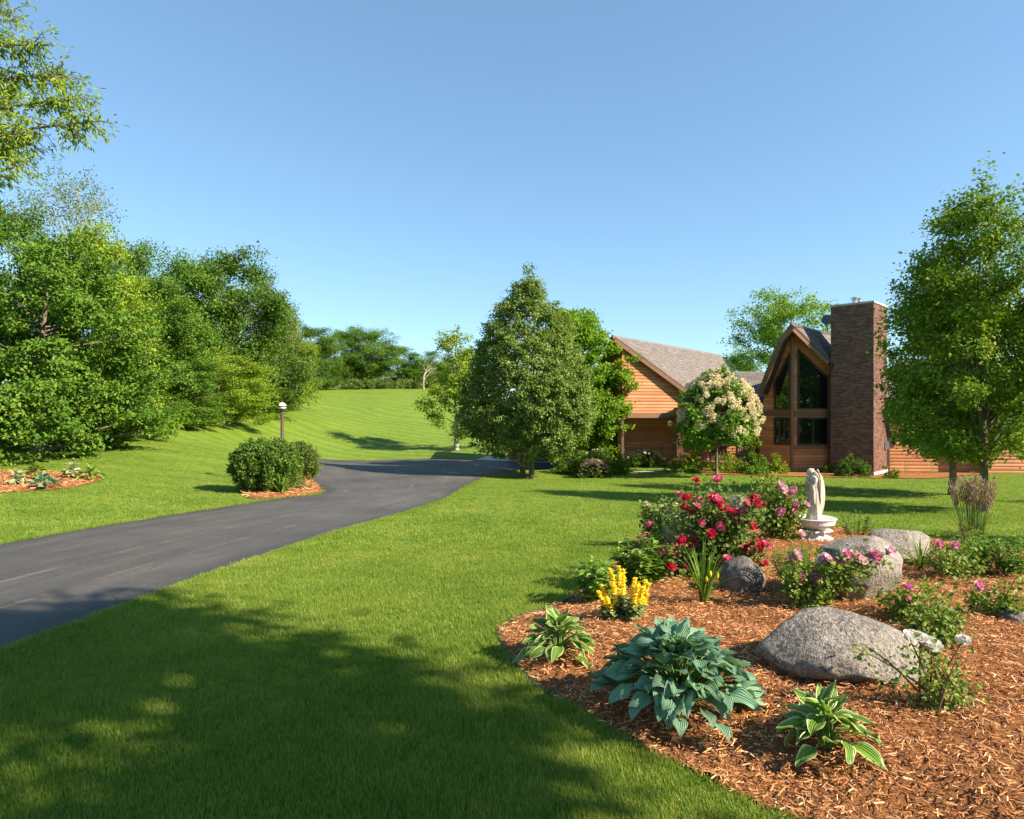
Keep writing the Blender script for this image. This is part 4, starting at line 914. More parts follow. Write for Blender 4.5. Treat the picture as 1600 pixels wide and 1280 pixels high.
# ---- things about the house
g = Acc(); c = pt(1291.5, 499.5, 31.9); ax = unit(np.array([-.45, -.85, .35])); s1 = unit(np.cross(ax, (0, 0, 1))); s2 = np.cross(s1, ax)
dish = thing('satellite_dish', c - np.array([0, 0, .55]), 'grey satellite dish on the roof beside the chimney', 'dish')
rr = np.linspace(0, 1, 6); aa = np.arange(20) / 20 * 6.283; V = np.array([c + .24 * r * (math.cos(t) * s1 + math.sin(t) * s2 * 1.15) + ax * .06 * (r * r - 1) for r in rr for t in aa])
i_ = np.arange(5)[:, None] * 20; j_ = np.arange(20)[None]; g.add(V, {4: np.stack([i_ + j_, i_ + (j_ + 1) % 20, i_ + 20 + (j_ + 1) % 20, i_ + 20 + j_], -1).reshape(-1, 4)}); g.add(V - ax * .015, {4: np.stack([i_ + 20 + j_, i_ + 20 + (j_ + 1) % 20, i_ + (j_ + 1) % 20, i_ + j_], -1).reshape(-1, 4)}); g.build('reflector', GREYM, dish, smooth=True)
g = Acc(); g.tube([c - ax * .05, c - ax * .15 - s2 * .2, c + np.array([.12, .12, -.6])], .022, 8); g.build('mast', GREYM, dish); g = Acc(); g.tube([c - s2 * .26, c + ax * .28 - s2 * .1, c + ax * .32], .012, 6); g.ball(c + ax * .32, .04); g.build('feed_arm', GREYM, dish)
def slat_bench(name, label, cat, c, w_, rot):
    t = thing(name, (0, 0, 0), label, cat); d = .5
    def part(nm, *boxes):
        g = Acc(); [g.box(*bx) for bx in boxes]; g.build(nm, WEATHER, t, off=(0, 0, 0))
    for q in range(5): part('seat_slat', ((0, -.2 + q * .1, .43), (w_, .08, .03)))
    for q in range(max(4, int(w_ / .14))):
        n_ = max(4, int(w_ / .14)); x = -w_ / 2 + .08 + q * (w_ - .16) / (n_ - 1); part('back_slat', ((x, .26, .68), (.06, .025, .46)))
    part('back_rail', ((0, .27, .93), (w_, .04, .08)), ((0, .27, .48), (w_, .04, .06)))
    for sx in (-1, 1):
        for y, h_ in ((-.22, .62), (.27, .95)): part('leg', ((sx * (w_ / 2 - .03), y, h_ / 2), (.06, .06, h_)))
        part('armrest', ((sx * (w_ / 2 - .03), .02, .64), (.09, .56, .03)))
    t.location = c; t.rotation_euler = (0, 0, rot); return t
FLZ = ZB + .16
slat_bench('porch_bench', 'slatted wooden bench on the porch beside the brick pier', 'bench', (9.6, 34.3, FLZ), 1.25, 0); slat_bench('porch_chair', 'wooden armchair on the porch against the gable wall', 'chair', (12.1, 33.75, FLZ), .62, .5)
slat_bench('porch_chair', 'wooden armchair by the porch door behind the flowering tree', 'chair', (11.2, 34.6, FLZ), .62, -.1)
g = Acc(); aa = np.linspace(0, 6.283, 33); u_, z_ = WLb.uz(1042, 703); g.tube([WLb.P(u_ + .38 * math.cos(t), z_ + .45 * math.sin(t), .09) for t in aa], .012, 5); o = g.build('iron_hoop', BLACKM); tag(o, 'thin iron hoop hung on the timber wall next to the pier', 'ornament')
g = Acc(); b = np.array([12.75, 33.05, FLZ]); g.lathe([(.001, 0), (.13, 0), (.17, .1), (.18, .42), (.20, .43), (.20, .46), (.16, .46), (.15, .4)], b, 18); o = g.build('stoneware_crock', GREYM, off=b); tag(o, 'grey stoneware crock on the porch next to the armchair', 'pot')
b = hit(1254, 737); t = thing('path_light', b, 'small black path light below the gable windows', 'light'); g = Acc(); g.tube([b, b + (0, 0, .3)], .018, 6); g.build('stake', BLACKM, t); g = Acc(); g.lathe([(.05, .28), (.06, .40), (.11, .41), (.02, .47), (.001, .48)], b, 12); g.build('lamp_head', BLACKM, t)
# walk in front of the wall and the garage apron
g = Acc()
for (x0, x1, y0, y1, nm) in ((5.9, 8.3, 31.2, 32.0, 'walk'),):
    X, Y = np.meshgrid(np.linspace(x0, x1, 14), np.linspace(y0, y1, 5)); k = 14; qd = (np.arange(4)[:, None] * k + np.arange(13)[None]); g.add(np.stack([X, Y + (X - x0) * .12, ground(X, Y + (X - x0) * .12) + .03], -1), {4: np.stack([qd, qd + 1, qd + k + 1, qd + k], -1).reshape(-1, 4)})
struct(g.build('walk', CONC))
g = Acc(); X0 = np.array([[(-2.2, 38.6), (3.2, 35.9)], [(-1.6, 41.2), (4.3, 38.9)]]); s_ = np.linspace(0, 1, 9)
V = np.array([[(X0[0, 0] * (1 - a) + X0[0, 1] * a) * (1 - b) + (X0[1, 0] * (1 - a) + X0[1, 1] * a) * b for a in s_] for b in s_]); qd = (np.arange(8)[:, None] * 9 + np.arange(8)[None]); g.add(np.concatenate([V, (ground(V[..., 0], V[..., 1]) + .05)[..., None]], -1), {4: np.stack([qd, qd + 1, qd + 10, qd + 9], -1).reshape(-1, 4)}); struct(g.build('garage_apron', CONC))
# lamp post behind the rounded shrub
b = np.array([*hit(441, 757)[:2], 0]); b[2] = float(ground(b[0], b[1])); t = thing('lamp_post', b, 'brown lamp post with white globe behind the rounded shrub', 'lamp'); tz = topz(629, b[1]); rg = 6.2 / F * b[1]
g = Acc(); g.tube([b, (b[0], b[1], tz - 2 * rg)], [.055, .048], 10); g.build('post', DARKTRIM, t, smooth=True)
g = Acc(); g.lathe([(.05, -rg * 1.35), (rg * .75, -rg * .75), (rg * 1.0, -rg * .15), (rg * 1.03, 0), (rg * 1.05, .02), (rg * .95, .0)], (b[0], b[1], tz - rg), 16); g.build('globe_holder', DARKTRIM, t, smooth=True)
m_, nt_, b_ = new_mat('opal_glass'); setp(b_, .25, .5); b_.inputs['Base Color'].default_value = (.85, .83, .78, 1); b_.inputs['Subsurface Weight'].default_value = .2
g = Acc(); g.ball((b[0], b[1], tz - rg), rg, seg=20, rings=12); g.build('globe', m_, t, smooth=True)
# ------------------------------------------------------------------ garden plants
def ribbon(A, pts, w_, nrm=None, r=.5, keel=.25):
    pts = np.asarray(pts, float); n = len(pts); T = unit(np.gradient(pts, axis=0)); side = unit(np.cross(T, nrm if nrm is not None else np.array([0, 0, 1.]) + 1e-3)); N = np.cross(side, T)
    w_ = np.broadcast_to(w_, (n,))[:, None]; V = np.concatenate([pts - side * w_ / 2 + N * w_ * keel, pts, pts + side * w_ / 2 + N * w_ * keel]); q = np.arange(n - 1)
    A.add(V, {4: np.concatenate([np.stack([q, q + n, q + n + 1, q + 1], -1), np.stack([q + n, q + 2 * n, q + 2 * n + 1, q + n + 1], -1)])}, r)
def M_hosta(name, mid, edge, thr=None, gloss=.38):
    m, nt, b = new_mat(name); setp(b, gloss, .45)
    x = attr(nt, 'rnd'); c0 = ramp(nt, objrnd(nt), [(0, [v * .75 for v in mid]), (.6, mid), (1, [v * 1.3 for v in mid])])
    L = attr(nt, 'leafuv', 'Vector'); sx = nt.nodes.new('ShaderNodeSeparateXYZ'); nt.links.new(L, sx.inputs[0])
    if thr:
        wob = math_(nt, 'MULTIPLY_ADD', noise(nt, 9, 3, .6, L), .35, math_(nt, 'ABSOLUTE', sx.outputs[0]))
        c = mixc(nt, ramp(nt, wob, [(thr, (0, 0, 0)), (thr + .08, (1, 1, 1))]), c0, edge)
    else: c = mixc(nt, math_(nt, 'MULTIPLY', noise(nt, 3, 3, .6, L), .5), c0, edge)
    nt.links.new(c, b.inputs['Base Color'])
    vein = math_(nt, 'SINE', math_(nt, 'MULTIPLY', sx.outputs[0], 26.0)); bump(nt, b, vein, .55, .006); leafify(nt, b, c, .22, (1.2, 1.2, .5)); return m
H_BLUE = M_hosta('hosta_blue', (.145, .29, .165), (.26, .40, .25), gloss=.5); H_VAR = M_hosta('hosta_variegated', (.145, .275, .032), (.52, .58, .24), .90); H_LIME = M_hosta('hosta_lime', (.20, .30, .035), (.30, .38, .07))
H_PALE = M_hosta('hosta_pale_edge', (.16, .24, .10), (.55, .58, .35), .6)
def hosta_leaf(seed, L=1.0, W=.62, droop=.5, ncol=7, nrow=9):
    rs = np.random.default_rng(seed); V, UV = [], []
    tw = rs.normal(0, .15); cup = rs.uniform(.18, .35); wave = rs.uniform(.01, .04); ph = rs.uniform(0, 6)
    for i in range(nrow):
        t = i / (nrow - 1); wd = W / 2 * (np.sin(np.pi * min(1, t * .97 + .035) ** .62) ** .8) * (1 if t < .97 else .2)
        ang = .25 - droop * 1.6 * t; y = t * L * (1 - .12 * droop * t); z = L * (.28 * t - droop * .55 * t * t)
        for j in range(ncol):
            u = -1 + 2 * j / (ncol - 1)
            V.append((u * wd + tw * t * t * L * .3, y, z + cup * wd * abs(u) ** 1.4 - .03 * L * (abs(u) < .01) + wave * math.sin(t * 9 + ph + u * 2) * abs(u) * 1.5)); UV.append((u, t, 0))
    q = np.arange(nrow - 1)[:, None] * ncol + np.arange(ncol - 1)[None]; me = mesh_from('leaf', V, [np.stack([q, q + 1, q + ncol + 1, q + ncol], -1).reshape(-1, 4)], np.full(len(V), .5), True, {'leafuv': UV}); return me
def hosta(label, base, R, Hh, n, leafL, mat, seed, W=.62, group='hostas', petiole=True):
    rs = np.random.default_rng(seed); t = thing('hosta', base, label, 'plant', group); meshes = [hosta_leaf(seed * 10 + k, 1., W, .22 + .11 * k) for k in range(5)]
    for me in meshes: me.materials.append(mat)
    S = Acc()
    for k in range(n):
        f = (k + .5) / n; a = k * 2.39996 + rs.normal(0, .25); rr = R * (f ** .5) * rs.uniform(.78, 1.02); el = 1 - f
        tipdir = np.array([math.cos(a), math.sin(a), 0]); L = leafL * rs.uniform(.75, 1.15) * (1 - .15 * el)
        r0 = max(0, rr - L * .62); z0 = Hh * (.22 + .78 * (1 - (rr / R) ** 2.2)) * rs.uniform(.72, 1.05); z0 = max(z0, .06)
        o = bpy.data.objects.new('leaf', meshes[min(4, int(f * 4.2 + rs.random() * .8))]); COL.objects.link(o); o.parent = t
        p = tipdir * r0 + np.array([0, 0, z0 * .88]); o.location = p; pitch = (.8 * el ** 1.6 - .28 + rs.normal(0, .22)); o.rotation_euler = (pitch, rs.normal(0, .32), a - math.pi / 2 + rs.normal(0, .3)); o.scale = (L, L, L)
        c0 = np.array([tipdir[0] * .02, tipdir[1] * .02, 0]); mid = c0 * .4 + p * .6 + np.array([0, 0, .03]) - tipdir * .02
        S.tube([c0, mid, p], [.006, .005, .004], 4, rs.random())
    if petiole: S.build('petiole', M_STEMG, t, off=(0, 0, 0))
    return t
M_STEMG = M_plain('green_stem', (.10, .18, .035), .5, .3); M_STEMW = M_plain('woody_cane', (.12, .10, .045), .7, .2)
def pm(px, d): return px / F * d
def at(px, py): return hit(px, py)
# hostas in the bed
b = at(1058, 1100); hosta('large blue green hosta at the front of the mulch bed', b, pm(136, b[1]), .44, 215, .165, H_BLUE, 1, .62)
b = at(872, 1028); hosta('cream edged hosta beside the lawn edge of the bed', b, pm(68, b[1]), .32, 62, .17, H_VAR, 2, .46)
b = at(1290, 1166); hosta('cream edged hosta below the speckled boulder', b, pm(84, b[1]), .25, 42, .18, H_VAR, 3, .5)
# hostas across the drive
for k, (px, py, hw, hh, mt, lab) in enumerate([(70, 766, 24, .42, H_BLUE, 'blue grey hosta in the bed below the woods'), (140, 752, 24, .40, H_LIME, 'green hosta at the tip of the bed below the woods'),
        (112, 750, 17, .52, H_PALE, 'pale edged hosta in the middle of the bed below the woods'), (55, 752, 22, .5, H_LIME, 'lime hosta at the back of the bed below the woods'), (28, 760, 18, .35, H_PALE, 'pale hosta at the frame side of the bed below the woods')]):
    b = at(px, py); hosta(lab, b, pm(hw, b[1]), hh, 34, .24, mt, 20 + k, .6, 'hostas below the woods')
# ---- blossoms
def petal_mesh(seed, layers, per, size, openness):
    rs = np.random.default_rng(seed); A = Acc()
    for l in range(layers):
        f = l / max(1, layers - 1); n = per - l // 2
        for k in range(n):
            a = k / n * 6.283 + l * .7 + rs.normal(0, .12); el = openness + f * (1.35 - openness) + rs.normal(0, .1); L = size * (1 - .45 * f) * rs.uniform(.85, 1.1); d = np.array([math.cos(a) * math.cos(el), math.sin(a) * math.cos(el), math.sin(el)]); up = np.array([-math.cos(a) * math.sin(el), -math.sin(a) * math.sin(el), math.cos(el)]); sd = np.cross(d, up); o_ = np.array([0, 0, .1 * size * f])
            P = []
            for t, wv, cz in ((0.05, .12, 0), (.45, .36, -.10), (.8, .42, .0), (1.0, .22, .12)):
                for u in (-1, 0, 1): P.append(o_ + d * L * t + sd * u * wv * size + up * (cz * size - .12 * size * abs(u) * -1))
            F_ = [(3 * i + j, 3 * i + j + 1, 3 * i + j + 4, 3 * i + j + 3) for i in range(3) for j in range(2)]; A.add(P, F_, np.clip(.5 + rs.normal(0, .2) - .25 * f, 0, 1))
    return A
def M_petal(name, c0, c1):
    m, nt, b = new_mat(name); setp(b, .6, .2); c = ramp(nt, math_(nt, 'MULTIPLY_ADD', objrnd(nt), .35, math_(nt, 'MULTIPLY', attr(nt, 'rnd'), .65)), [(.1, c0), (.8, c1)]); nt.links.new(c, b.inputs['Base Color']); leafify(nt, b, c, .3, (1.1, 1, 1)); return m
P_RED = M_petal('petal_red', (.48, .008, .05), (.80, .06, .14)); P_PINK = M_petal('petal_pink', (.62, .16, .34), (.80, .40, .55)); P_PALE = M_petal('petal_pale_pink', (.74, .42, .50), (.86, .68, .72)); P_WHITE = M_petal('petal_white', (.72, .71, .64), (.80, .79, .72)); P_YEL = M_petal('petal_yellow', (.78, .54, .01), (.88, .73, .04)); P_CREAM = M_petal('petal_cream', (.62, .53, .28), (.82, .76, .52)); P_CORAL = M_petal('petal_coral', (.72, .10, .22), (.85, .26, .38))
BLO = {}
def blossom_mesh(kind, mat):
    key = (kind, mat.name)
    if key not in BLO:
        A = petal_mesh(hash(kind) % 97 if not isinstance(kind, int) else kind, 4, 8, 1.0, .12) if kind != 'flat' else petal_mesh(5, 1, 6, 1.0, .25)
        me = mesh_from('blossom', np.vstack(A.V), [np.vstack(f) for f in A.F.values() if f], np.concatenate(A.R), True); me.materials.append(mat); BLO[key] = me
    return BLO[key]
def add_blossoms(t, base, spots, mats, size, d, rs, kind=1, name='blossom', depth=.25):
    """spots: photo pixels; placed on the shrub's camera-side surface"""
    for px, py in spots:
        p = pt(px, py, d - depth * rs.uniform(.6, 1.15)); me = blossom_mesh(rs.integers(1, 4) if kind != 'flat' else 'flat', mats[rs.integers(0, len(mats))]); o = bpy.data.objects.new(name, me); COL.objects.link(o); o.parent = t; o.location = p - np.array(base)
        o.rotation_euler = (rs.uniform(.2, 1.2), rs.normal(0, .35), rs.normal(0, .6)); s = size * rs.uniform(.8, 1.2); o.scale = (s, s, s * .95)
def canes(A, base, tips, r0=.006, rs=None, spread=.06):
    for tp in tips:
        s = np.array(base) + np.array([rs.normal(0, spread), rs.normal(0, spread), -.02]); e = np.array(tp); m = s * .5 + e * .5 + np.array([0, 0, .12 * np.linalg.norm(e - s)]); tt = np.linspace(0, 1, 6)[:, None]; A.tube((1 - tt) ** 2 * s + 2 * tt * (1 - tt) * m + tt ** 2 * e, np.linspace(r0, r0 * .45, 6), 5, rs.random())
def rose_bush(label, base, hw, hgt, nleaf, leaf, lmat, spots, mats, bsize, seed, depth=.3, extra_tips=(), cat='rose', sparse=False, name='rose_bush', canem=None, tipleaf=14, dome=.8, kind=1):
    rs = np.random.default_rng(seed); t = thing(name, base, label, cat); d = base[1]; C = Acc(); A = Acc()
    add_blossoms(t, base, spots, mats, bsize, d, rs, depth=depth, kind=kind)
    tips = [np.array(o.location) + base for o in t.children] + [pt(x, y, d + rs.uniform(-.2, .2)) for x, y in extra_tips]
    for _ in range(16 if not sparse else 5):
        a = rs.uniform(0, 6.283); rr = hw * rs.uniform(.3, .9); tips.append(base + np.array([rr * math.cos(a), rr * math.sin(a) * .8, hgt * rs.uniform(.45, dome)]))
    canes(C, base, tips, .007, rs); C.build('cane', canem or M_STEMW, t)
    P, D, N, S, R = [], [], [], [], []
    tp = np.array(tips); per = nleaf // len(tp)
    for q in tp:
        u = rs.random(per) ** .55; s = np.array(base); m = s * .5 + q * .5 + np.array([0, 0, .12 * np.linalg.norm(q - s)])
        pp = (1 - u)[:, None] ** 2 * s + 2 * (u * (1 - u))[:, None] * m + (u * u)[:, None] * q; sg = .045 + .075 * hw * (1.15 - u)
        pp = pp + rs.normal(0, 1, (per, 3)) * sg[:, None] - np.array([0, 0, .035])
        P.append(pp)
    P = np.vstack(P); P[:, 2] = np.maximum(P[:, 2], base[2] + .02); m = len(P); out = unit(P - (np.array(base) + np.array([0, 0, hgt * .3])))
    A.add(*scatter(*T_BROAD, P, out * .5 + rs.normal(0, .7, (m, 3)), np.array([0, 0, .8]) + out * .4 + rs.normal(0, .5, (m, 3)), leaf * rs.uniform(.6, 1.3, m), np.clip(rs.normal(.45, .24, m), 0, 1))); A.build('foliage', lmat, t); return t
L_ROSE = M_leaf('leaf_rose', (.055, .115, .020), (.105, .185, .028), (.24, .25, .06), rough=.55, spec=.25); L_ROSE2 = M_leaf('leaf_rose_light', (.08, .155, .022), (.16, .24, .032), (.32, .31, .07), rough=.55, spec=.25)
L_HERB = M_leaf('leaf_herb', (.09, .19, .022), (.17, .29, .036), (.28, .38, .07), rough=.45); L_VARI = M_leaf('leaf_variegated_loosestrife', (.10, .17, .04), (.26, .32, .12), (.58, .58, .32)); L_FEATH = M_leaf('leaf_feathery', (.075, .17, .02), (.14, .27, .03), (.24, .38, .06)); L_LILY = M_leaf('leaf_strap', (.075, .16, .02), (.14, .25, .03), (.26, .35, .07), rough=.4); L_WINE = M_leaf('leaf_wine', (.11, .05, .03), (.19, .09, .05), (.30, .17, .09))
z3 = lambda L: [(980 + x / 4.4444, 700 + y / 4.4444) for x, y in L]; z4 = lambda L: [(1180 + x / 4.2105, 700 + y / 4.2105) for x, y in L]; z6 = lambda L: [(1180 + x / 4.2105, 880 + y / 4.2105) for x, y in L]
b = at(1100, 888); RED = z3([(475, 230), (630, 220), (365, 330), (405, 345), (440, 350), (610, 335), (610, 370), (650, 395), (680, 400), (640, 440), (405, 410), (450, 435), (825, 385), (870, 355), (895, 385), (940, 395), (790, 445), (760, 480), (700, 485), (755, 520), (595, 490), (515, 520), (585, 555), (157, 540), (865, 545), (470, 600), (440, 640), (460, 665), (440, 695), (820, 700), (830, 735), (870, 675), (915, 665), (915, 700), (875, 780), (955, 805), (300, 830), (400, 830), (655, 795), (695, 765), (700, 810), (565, 865), (220, 720), (590, 350), (625, 360), (665, 420), (715, 500), (740, 500), (905, 400)])
_rj = np.random.default_rng(6); RED = RED + [(x + _rj.normal(0, 9), y + _rj.normal(0, 7)) for x, y in RED[4:44:2]]
rose_bush('red rose bush in full bloom in the middle of the bed', b, pm(92, b[1]), pm(135, b[1]), 7500, .038, L_ROSE, RED, [P_RED, P_RED, P_CORAL], .048, 51, .55, z3([(550, 200), (580, 240), (720, 240), (200, 330), (640, 270), (500, 260), (810, 310), (690, 300), (450, 220), (250, 420), (330, 480)]))
b = at(1215, 842); rose_bush('pink rose bush between the red roses and the angel', b, pm(55, b[1]), pm(85, b[1]), 4200, .040, L_ROSE2, z3([(1085, 290), (1110, 330), (1155, 300), (1065, 445), (1165, 452), (905, 450), (1165, 395), (1240, 395), (1060, 265), (1140, 310), (1210, 600)]), [P_PINK, P_PALE], .062, 52, .3, z3([(880, 190), (900, 230), (1000, 180), (960, 200), (1210, 240), (870, 280), (1110, 240), (1050, 210)]))
b = at(1030, 848); rose_bush('white flowered shrub at the lawn side of the red roses', b, pm(38, b[1]), pm(58, b[1]), 2000, .042, L_ROSE, z3([(130, 385), (150, 400), (240, 410), (270, 400), (310, 385), (330, 380), (210, 440), (180, 470), (350, 400), (290, 430), (120, 410), (230, 450)]), [P_WHITE, P_CREAM], .036, 53, .2, z3([(110, 400), (160, 380)]), cat='shrub', name='flowering_shrub')
# front pink rose by the big boulder
b = at(1262, 948); rose_bush('pale pink rose sprawling before the tall round boulder', b, pm(60, b[1]), pm(85, b[1]), 1500, .038, L_ROSE2, z4([(240, 735), (270, 705), (450, 735), (525, 750), (300, 855), (400, 855), (415, 870), (600, 700), (590, 750), (670, 720), (695, 745), (790, 710), (785, 735), (885, 680), (480, 735), (650, 705), (615, 770)]), [P_PALE, P_PINK, P_PALE], .05, 54, .12, canem=M_STEMG, sparse=True)
b = at(1420, 968); rose_bush('small rose with two pink blossoms at the foot of the round boulder', b, pm(55, b[1]), pm(60, b[1]), 900, .034, L_ROSE2, z4([(1000, 915), (1005, 990)]), [P_PINK], .036, 55, .1, [(1455, 905), (1480, 920), (1440, 935), (1495, 950), (1470, 960)], canem=M_STEMG, sparse=True)
b = at(1492, 905); rose_bush('tall pink rose with two open blossoms against the lawn', b, pm(38, b[1]), pm(55, b[1]), 800, .036, L_ROSE2, z4([(1205, 630), (1315, 640)]), [P_PINK], .052, 56, .1, [(1490, 850), (1520, 860), (1475, 870)], canem=M_STEMG, sparse=True)
b = at(1548, 962); rose_bush('single pink rose blossom leaning over the mulch by the frame border', b, pm(40, b[1]), pm(55, b[1]), 700, .036, L_ROSE2, z4([(1465, 910)]), [P_PINK], .055, 57, .05, [(1580, 930), (1560, 940), (1590, 900)], canem=M_STEMG, sparse=True)
b = at(1468, 1105); rose_bush('woody rose with white blossoms in front of the speckled boulder', b, pm(48, b[1]), pm(100, b[1]), 620, .028, L_ROSE2, z6([(1030, 480), (1085, 500), (1160, 545), (1370, 510), (1010, 495), (1120, 520)]), [P_WHITE], .046, 58, .08, [(1345, 1005), (1335, 1012), (1500, 1060), (1520, 1085), (1490, 1040), (1440, 1075), (1510, 1100)], sparse=True)
b = at(1465, 1000); rose_bush('low leafy rose without flowers behind the white one', b, pm(48, b[1]), pm(62, b[1]), 1100, .032, L_ROSE2, [], [P_PINK], .05, 59, .1, [(1440, 940), (1470, 930), (1500, 955), (1430, 965), (1490, 975), (1455, 950), (1478, 985)], canem=M_STEMG, sparse=True)
# fallen white petals
for k, (px, py) in enumerate(z6([(815, 815), (850, 825)])):
    b = at(px, py); A = Acc(); rs = np.random.default_rng(k); A.add(*scatter(*T_BROAD, np.array([b + (0, 0, .03)]), np.array([[.8, .5, .05]]), np.array([[0, 0, 1.]]), .05, np.array([.6]))); o = A.build('fallen_petal', P_WHITE, off=b); tag(o, ['white petal lying on mulch below the speckled boulder', 'second white petal on the mulch nearer the white rose'][k], 'petal', 'fallen petals')
# strap-leaved clumps
def strap_clump(name, label, base, n, L, width, mat, seed, cat='plant', lean=(.25, 1.0), flowers=0, group=None, arch=.55):
    rs = np.random.default_rng(seed); t = thing(name, base, label, cat, group)
    lm = []
    for k in range(n):
        A = Acc(); a = rs.uniform(0, 6.283); ln = rs.uniform(*lean); l = L * rs.uniform(.65, 1.1); d = np.array([math.cos(a), math.sin(a), 0]); s = d * rs.uniform(0, .05) * L; u = np.linspace(0, 1, 8)
        pts = s + d * (l * ln * (u ** 1.3))[:, None] + np.array([0, 0, 1.]) * (l * (u * (1.05 - .3 * ln) - arch * ln * u ** 2.6))[:, None]; wv = width * np.interp(u, [0, .3, .8, 1], [.7, 1, .6, .05])
        ribbon(A, pts, wv, np.array([d[1], -d[0], 0]) * .0 + np.array([0, 0, 1.]) + d * .2, rs.random(), .35); A.build('leaf', mat, t, off=(0, 0, 0), smooth=True)
    return t
b = at(1100, 944); dl = strap_clump('daylily', 'arching daylily clump with long strap leaves before the dark stone', b, 46, .55, .016, L_LILY, 71, lean=(.1, .75))
for px, py in ((1110, 897), (1121, 899), (1104, 905)):
    rs = np.random.default_rng(px); A = Acc(); e = pt(px, py, b[1] - .05); A.ball(e, .012, .012, .028); A.build('bud', P_YEL, dl); A = Acc(); A.tube([b, (b + e) / 2 + (0.01, 0, .05), e], .004, 5); A.build('flower_stalk', M_STEMG, dl)
b = at(1438, 892); strap_clump('daylily', 'dark green daylily clump beside the tall round boulder', b, 50, .42, .014, L_LILY, 72, lean=(.2, 1.0)); b = at(440, 774); strap_clump('daylily', 'light green daylily in the island bed below the rounded shrub', b, 40, .75, .04, L_FEATH, 73, lean=(.1, .7))
# leafy perennials by the lawn edge
def stem_plant(name, label, base, n, hgt, rad, leaf, mat, seed, per=22, tmpl=T_LEAF, spike=None, cat='plant', group=None, upright=.35, spikeL=.5, stemm=None, top=1.0, leaf_r=.9):
    rs = np.random.default_rng(seed); t = thing(name, base, label, cat, group); S = Acc(); P, D, N, Z, R = [], [], [], [], []
    for k in range(n):
        a = rs.uniform(0, 6.283); rr = rad * math.sqrt(rs.random()); h = hgt * rs.uniform(.55 if spike else .7, 1.05) * (1 - .25 * rr / rad); b0 = np.array([rr * .45 * math.cos(a), rr * .45 * math.sin(a), -.02]); e = np.array([rr * math.cos(a), rr * math.sin(a), h]); m = (b0 + e) / 2 + np.array([0, 0, .08 * h]); tt = np.linspace(0, 1, 5)[:, None]; pts = (1 - tt) ** 2 * b0 + 2 * tt * (1 - tt) * m + tt ** 2 * e; S.tube(pts, np.linspace(.005, .0025, 5), 4, rs.random())
        lim = (1 - spikeL) if spike else top
        for q in range(per):
            u = rs.uniform(.12, lim); p = (1 - u) ** 2 * b0 + 2 * u * (1 - u) * m + u * u * e; az = q * 2.4 + rs.normal(0, .3); dv = np.array([math.cos(az), math.sin(az), rs.uniform(-.15, upright)]); P.append(p); D.append(dv); N.append(np.array([0, 0, 1.]) + rs.normal(0, .25, 3)); Z.append(leaf * rs.uniform(.6, 1.2) * (1 - .35 * u)); R.append(np.clip(rs.normal(.5, .22), 0, 1))
        if spike:
            A = Acc(); m_ = 60; u = rs.uniform(1 - spikeL, 1.02, m_); pp = (1 - u)[:, None] ** 2 * b0 + 2 * (u * (1 - u))[:, None] * m + (u * u)[:, None] * e; az = rs.uniform(0, 6.283, m_); wv = .019 * (1.15 - (u - (1 - spikeL)) / spikeL * .7)
            pp = pp + np.stack([np.cos(az) * wv, np.sin(az) * wv, rs.normal(0, .004, m_)], -1)
            for w_ in range(3): A.add(*scatter(*T_BROAD, pp, np.stack([np.cos(az + w_ * 2.1), np.sin(az + w_ * 2.1), np.full(m_, .35)], -1), np.stack([np.cos(az), np.sin(az), np.full(m_, .4)], -1), rs.uniform(.014, .022, m_), rs.random(m_)))
            A.build('flower_spike', spike, t, off=(0, 0, 0))
    A = Acc(); A.add(*scatter(*tmpl, np.array(P), np.array(D), np.array(N), np.array(Z), np.array(R))); A.build('foliage', mat, t, off=(0, 0, 0)); S.build('stem', stemm or M_STEMG, t, off=(0, 0, 0)); return t
b = at(972, 966); stem_plant('loosestrife', 'yellow flower spikes over variegated leaves near the lawn edge', b, 16, pm(84, b[1]), pm(42, b[1]), .07, L_VARI, 81, 44, T_BROAD, P_YEL, spikeL=.55, cat='flowers')
b = at(930, 938); stem_plant('phlox', 'leafy green perennial at the edge of the lawn behind the yellow flowers', b, 20, pm(72, b[1]), pm(36, b[1]), .115, L_HERB, 82, 24)
b = at(1005, 912); stem_plant('phlox', 'larger leafy green perennial between yellow flowers and red roses', b, 30, pm(82, b[1]), pm(44, b[1]), .125, L_HERB, 83, 28)
b = at(1258, 935); stem_plant('feathery_perennial', 'bright feathery green perennial beside the tall round boulder', b, 46, pm(98, b[1]), pm(52, b[1]), .055, L_FEATH, 84, 46, T_NARROW, upright=.9)
b = at(1338, 836); stem_plant('young_shrub', 'small yellowish shrub beside the birdbath', b, 22, pm(42, b[1]), pm(32, b[1]), .05, L_ROSE2, 85, 22); b = at(1400, 842); stem_plant('seedling', 'thin leafy seedling behind the boulders against the lawn', b, 5, pm(38, b[1]), pm(22, b[1]), .055, L_HERB, 86, 7)
b = at(1440, 850); stem_plant('seedling', 'second thin seedling nearer the feather grass', b, 4, pm(36, b[1]), pm(12, b[1]), .055, L_HERB, 87, 7); b = at(1530, 892); stem_plant('peony', 'leafy peony clump below the feather reed grass', b, 34, pm(70, b[1]), pm(48, b[1]), .075, L_HERB, 88, 20); b = at(1585, 900); stem_plant('peony', 'leafy peony clump cut by the frame border', b, 34, pm(75, b[1]), pm(40, b[1]), .075, L_HERB, 89, 20)
b = at(1508, 870); stem_plant('reddish_spirea', 'reddish leaved small shrub under the feather grass', b, 16, pm(60, b[1]), pm(26, b[1]), .045, L_WINE, 90, 16)
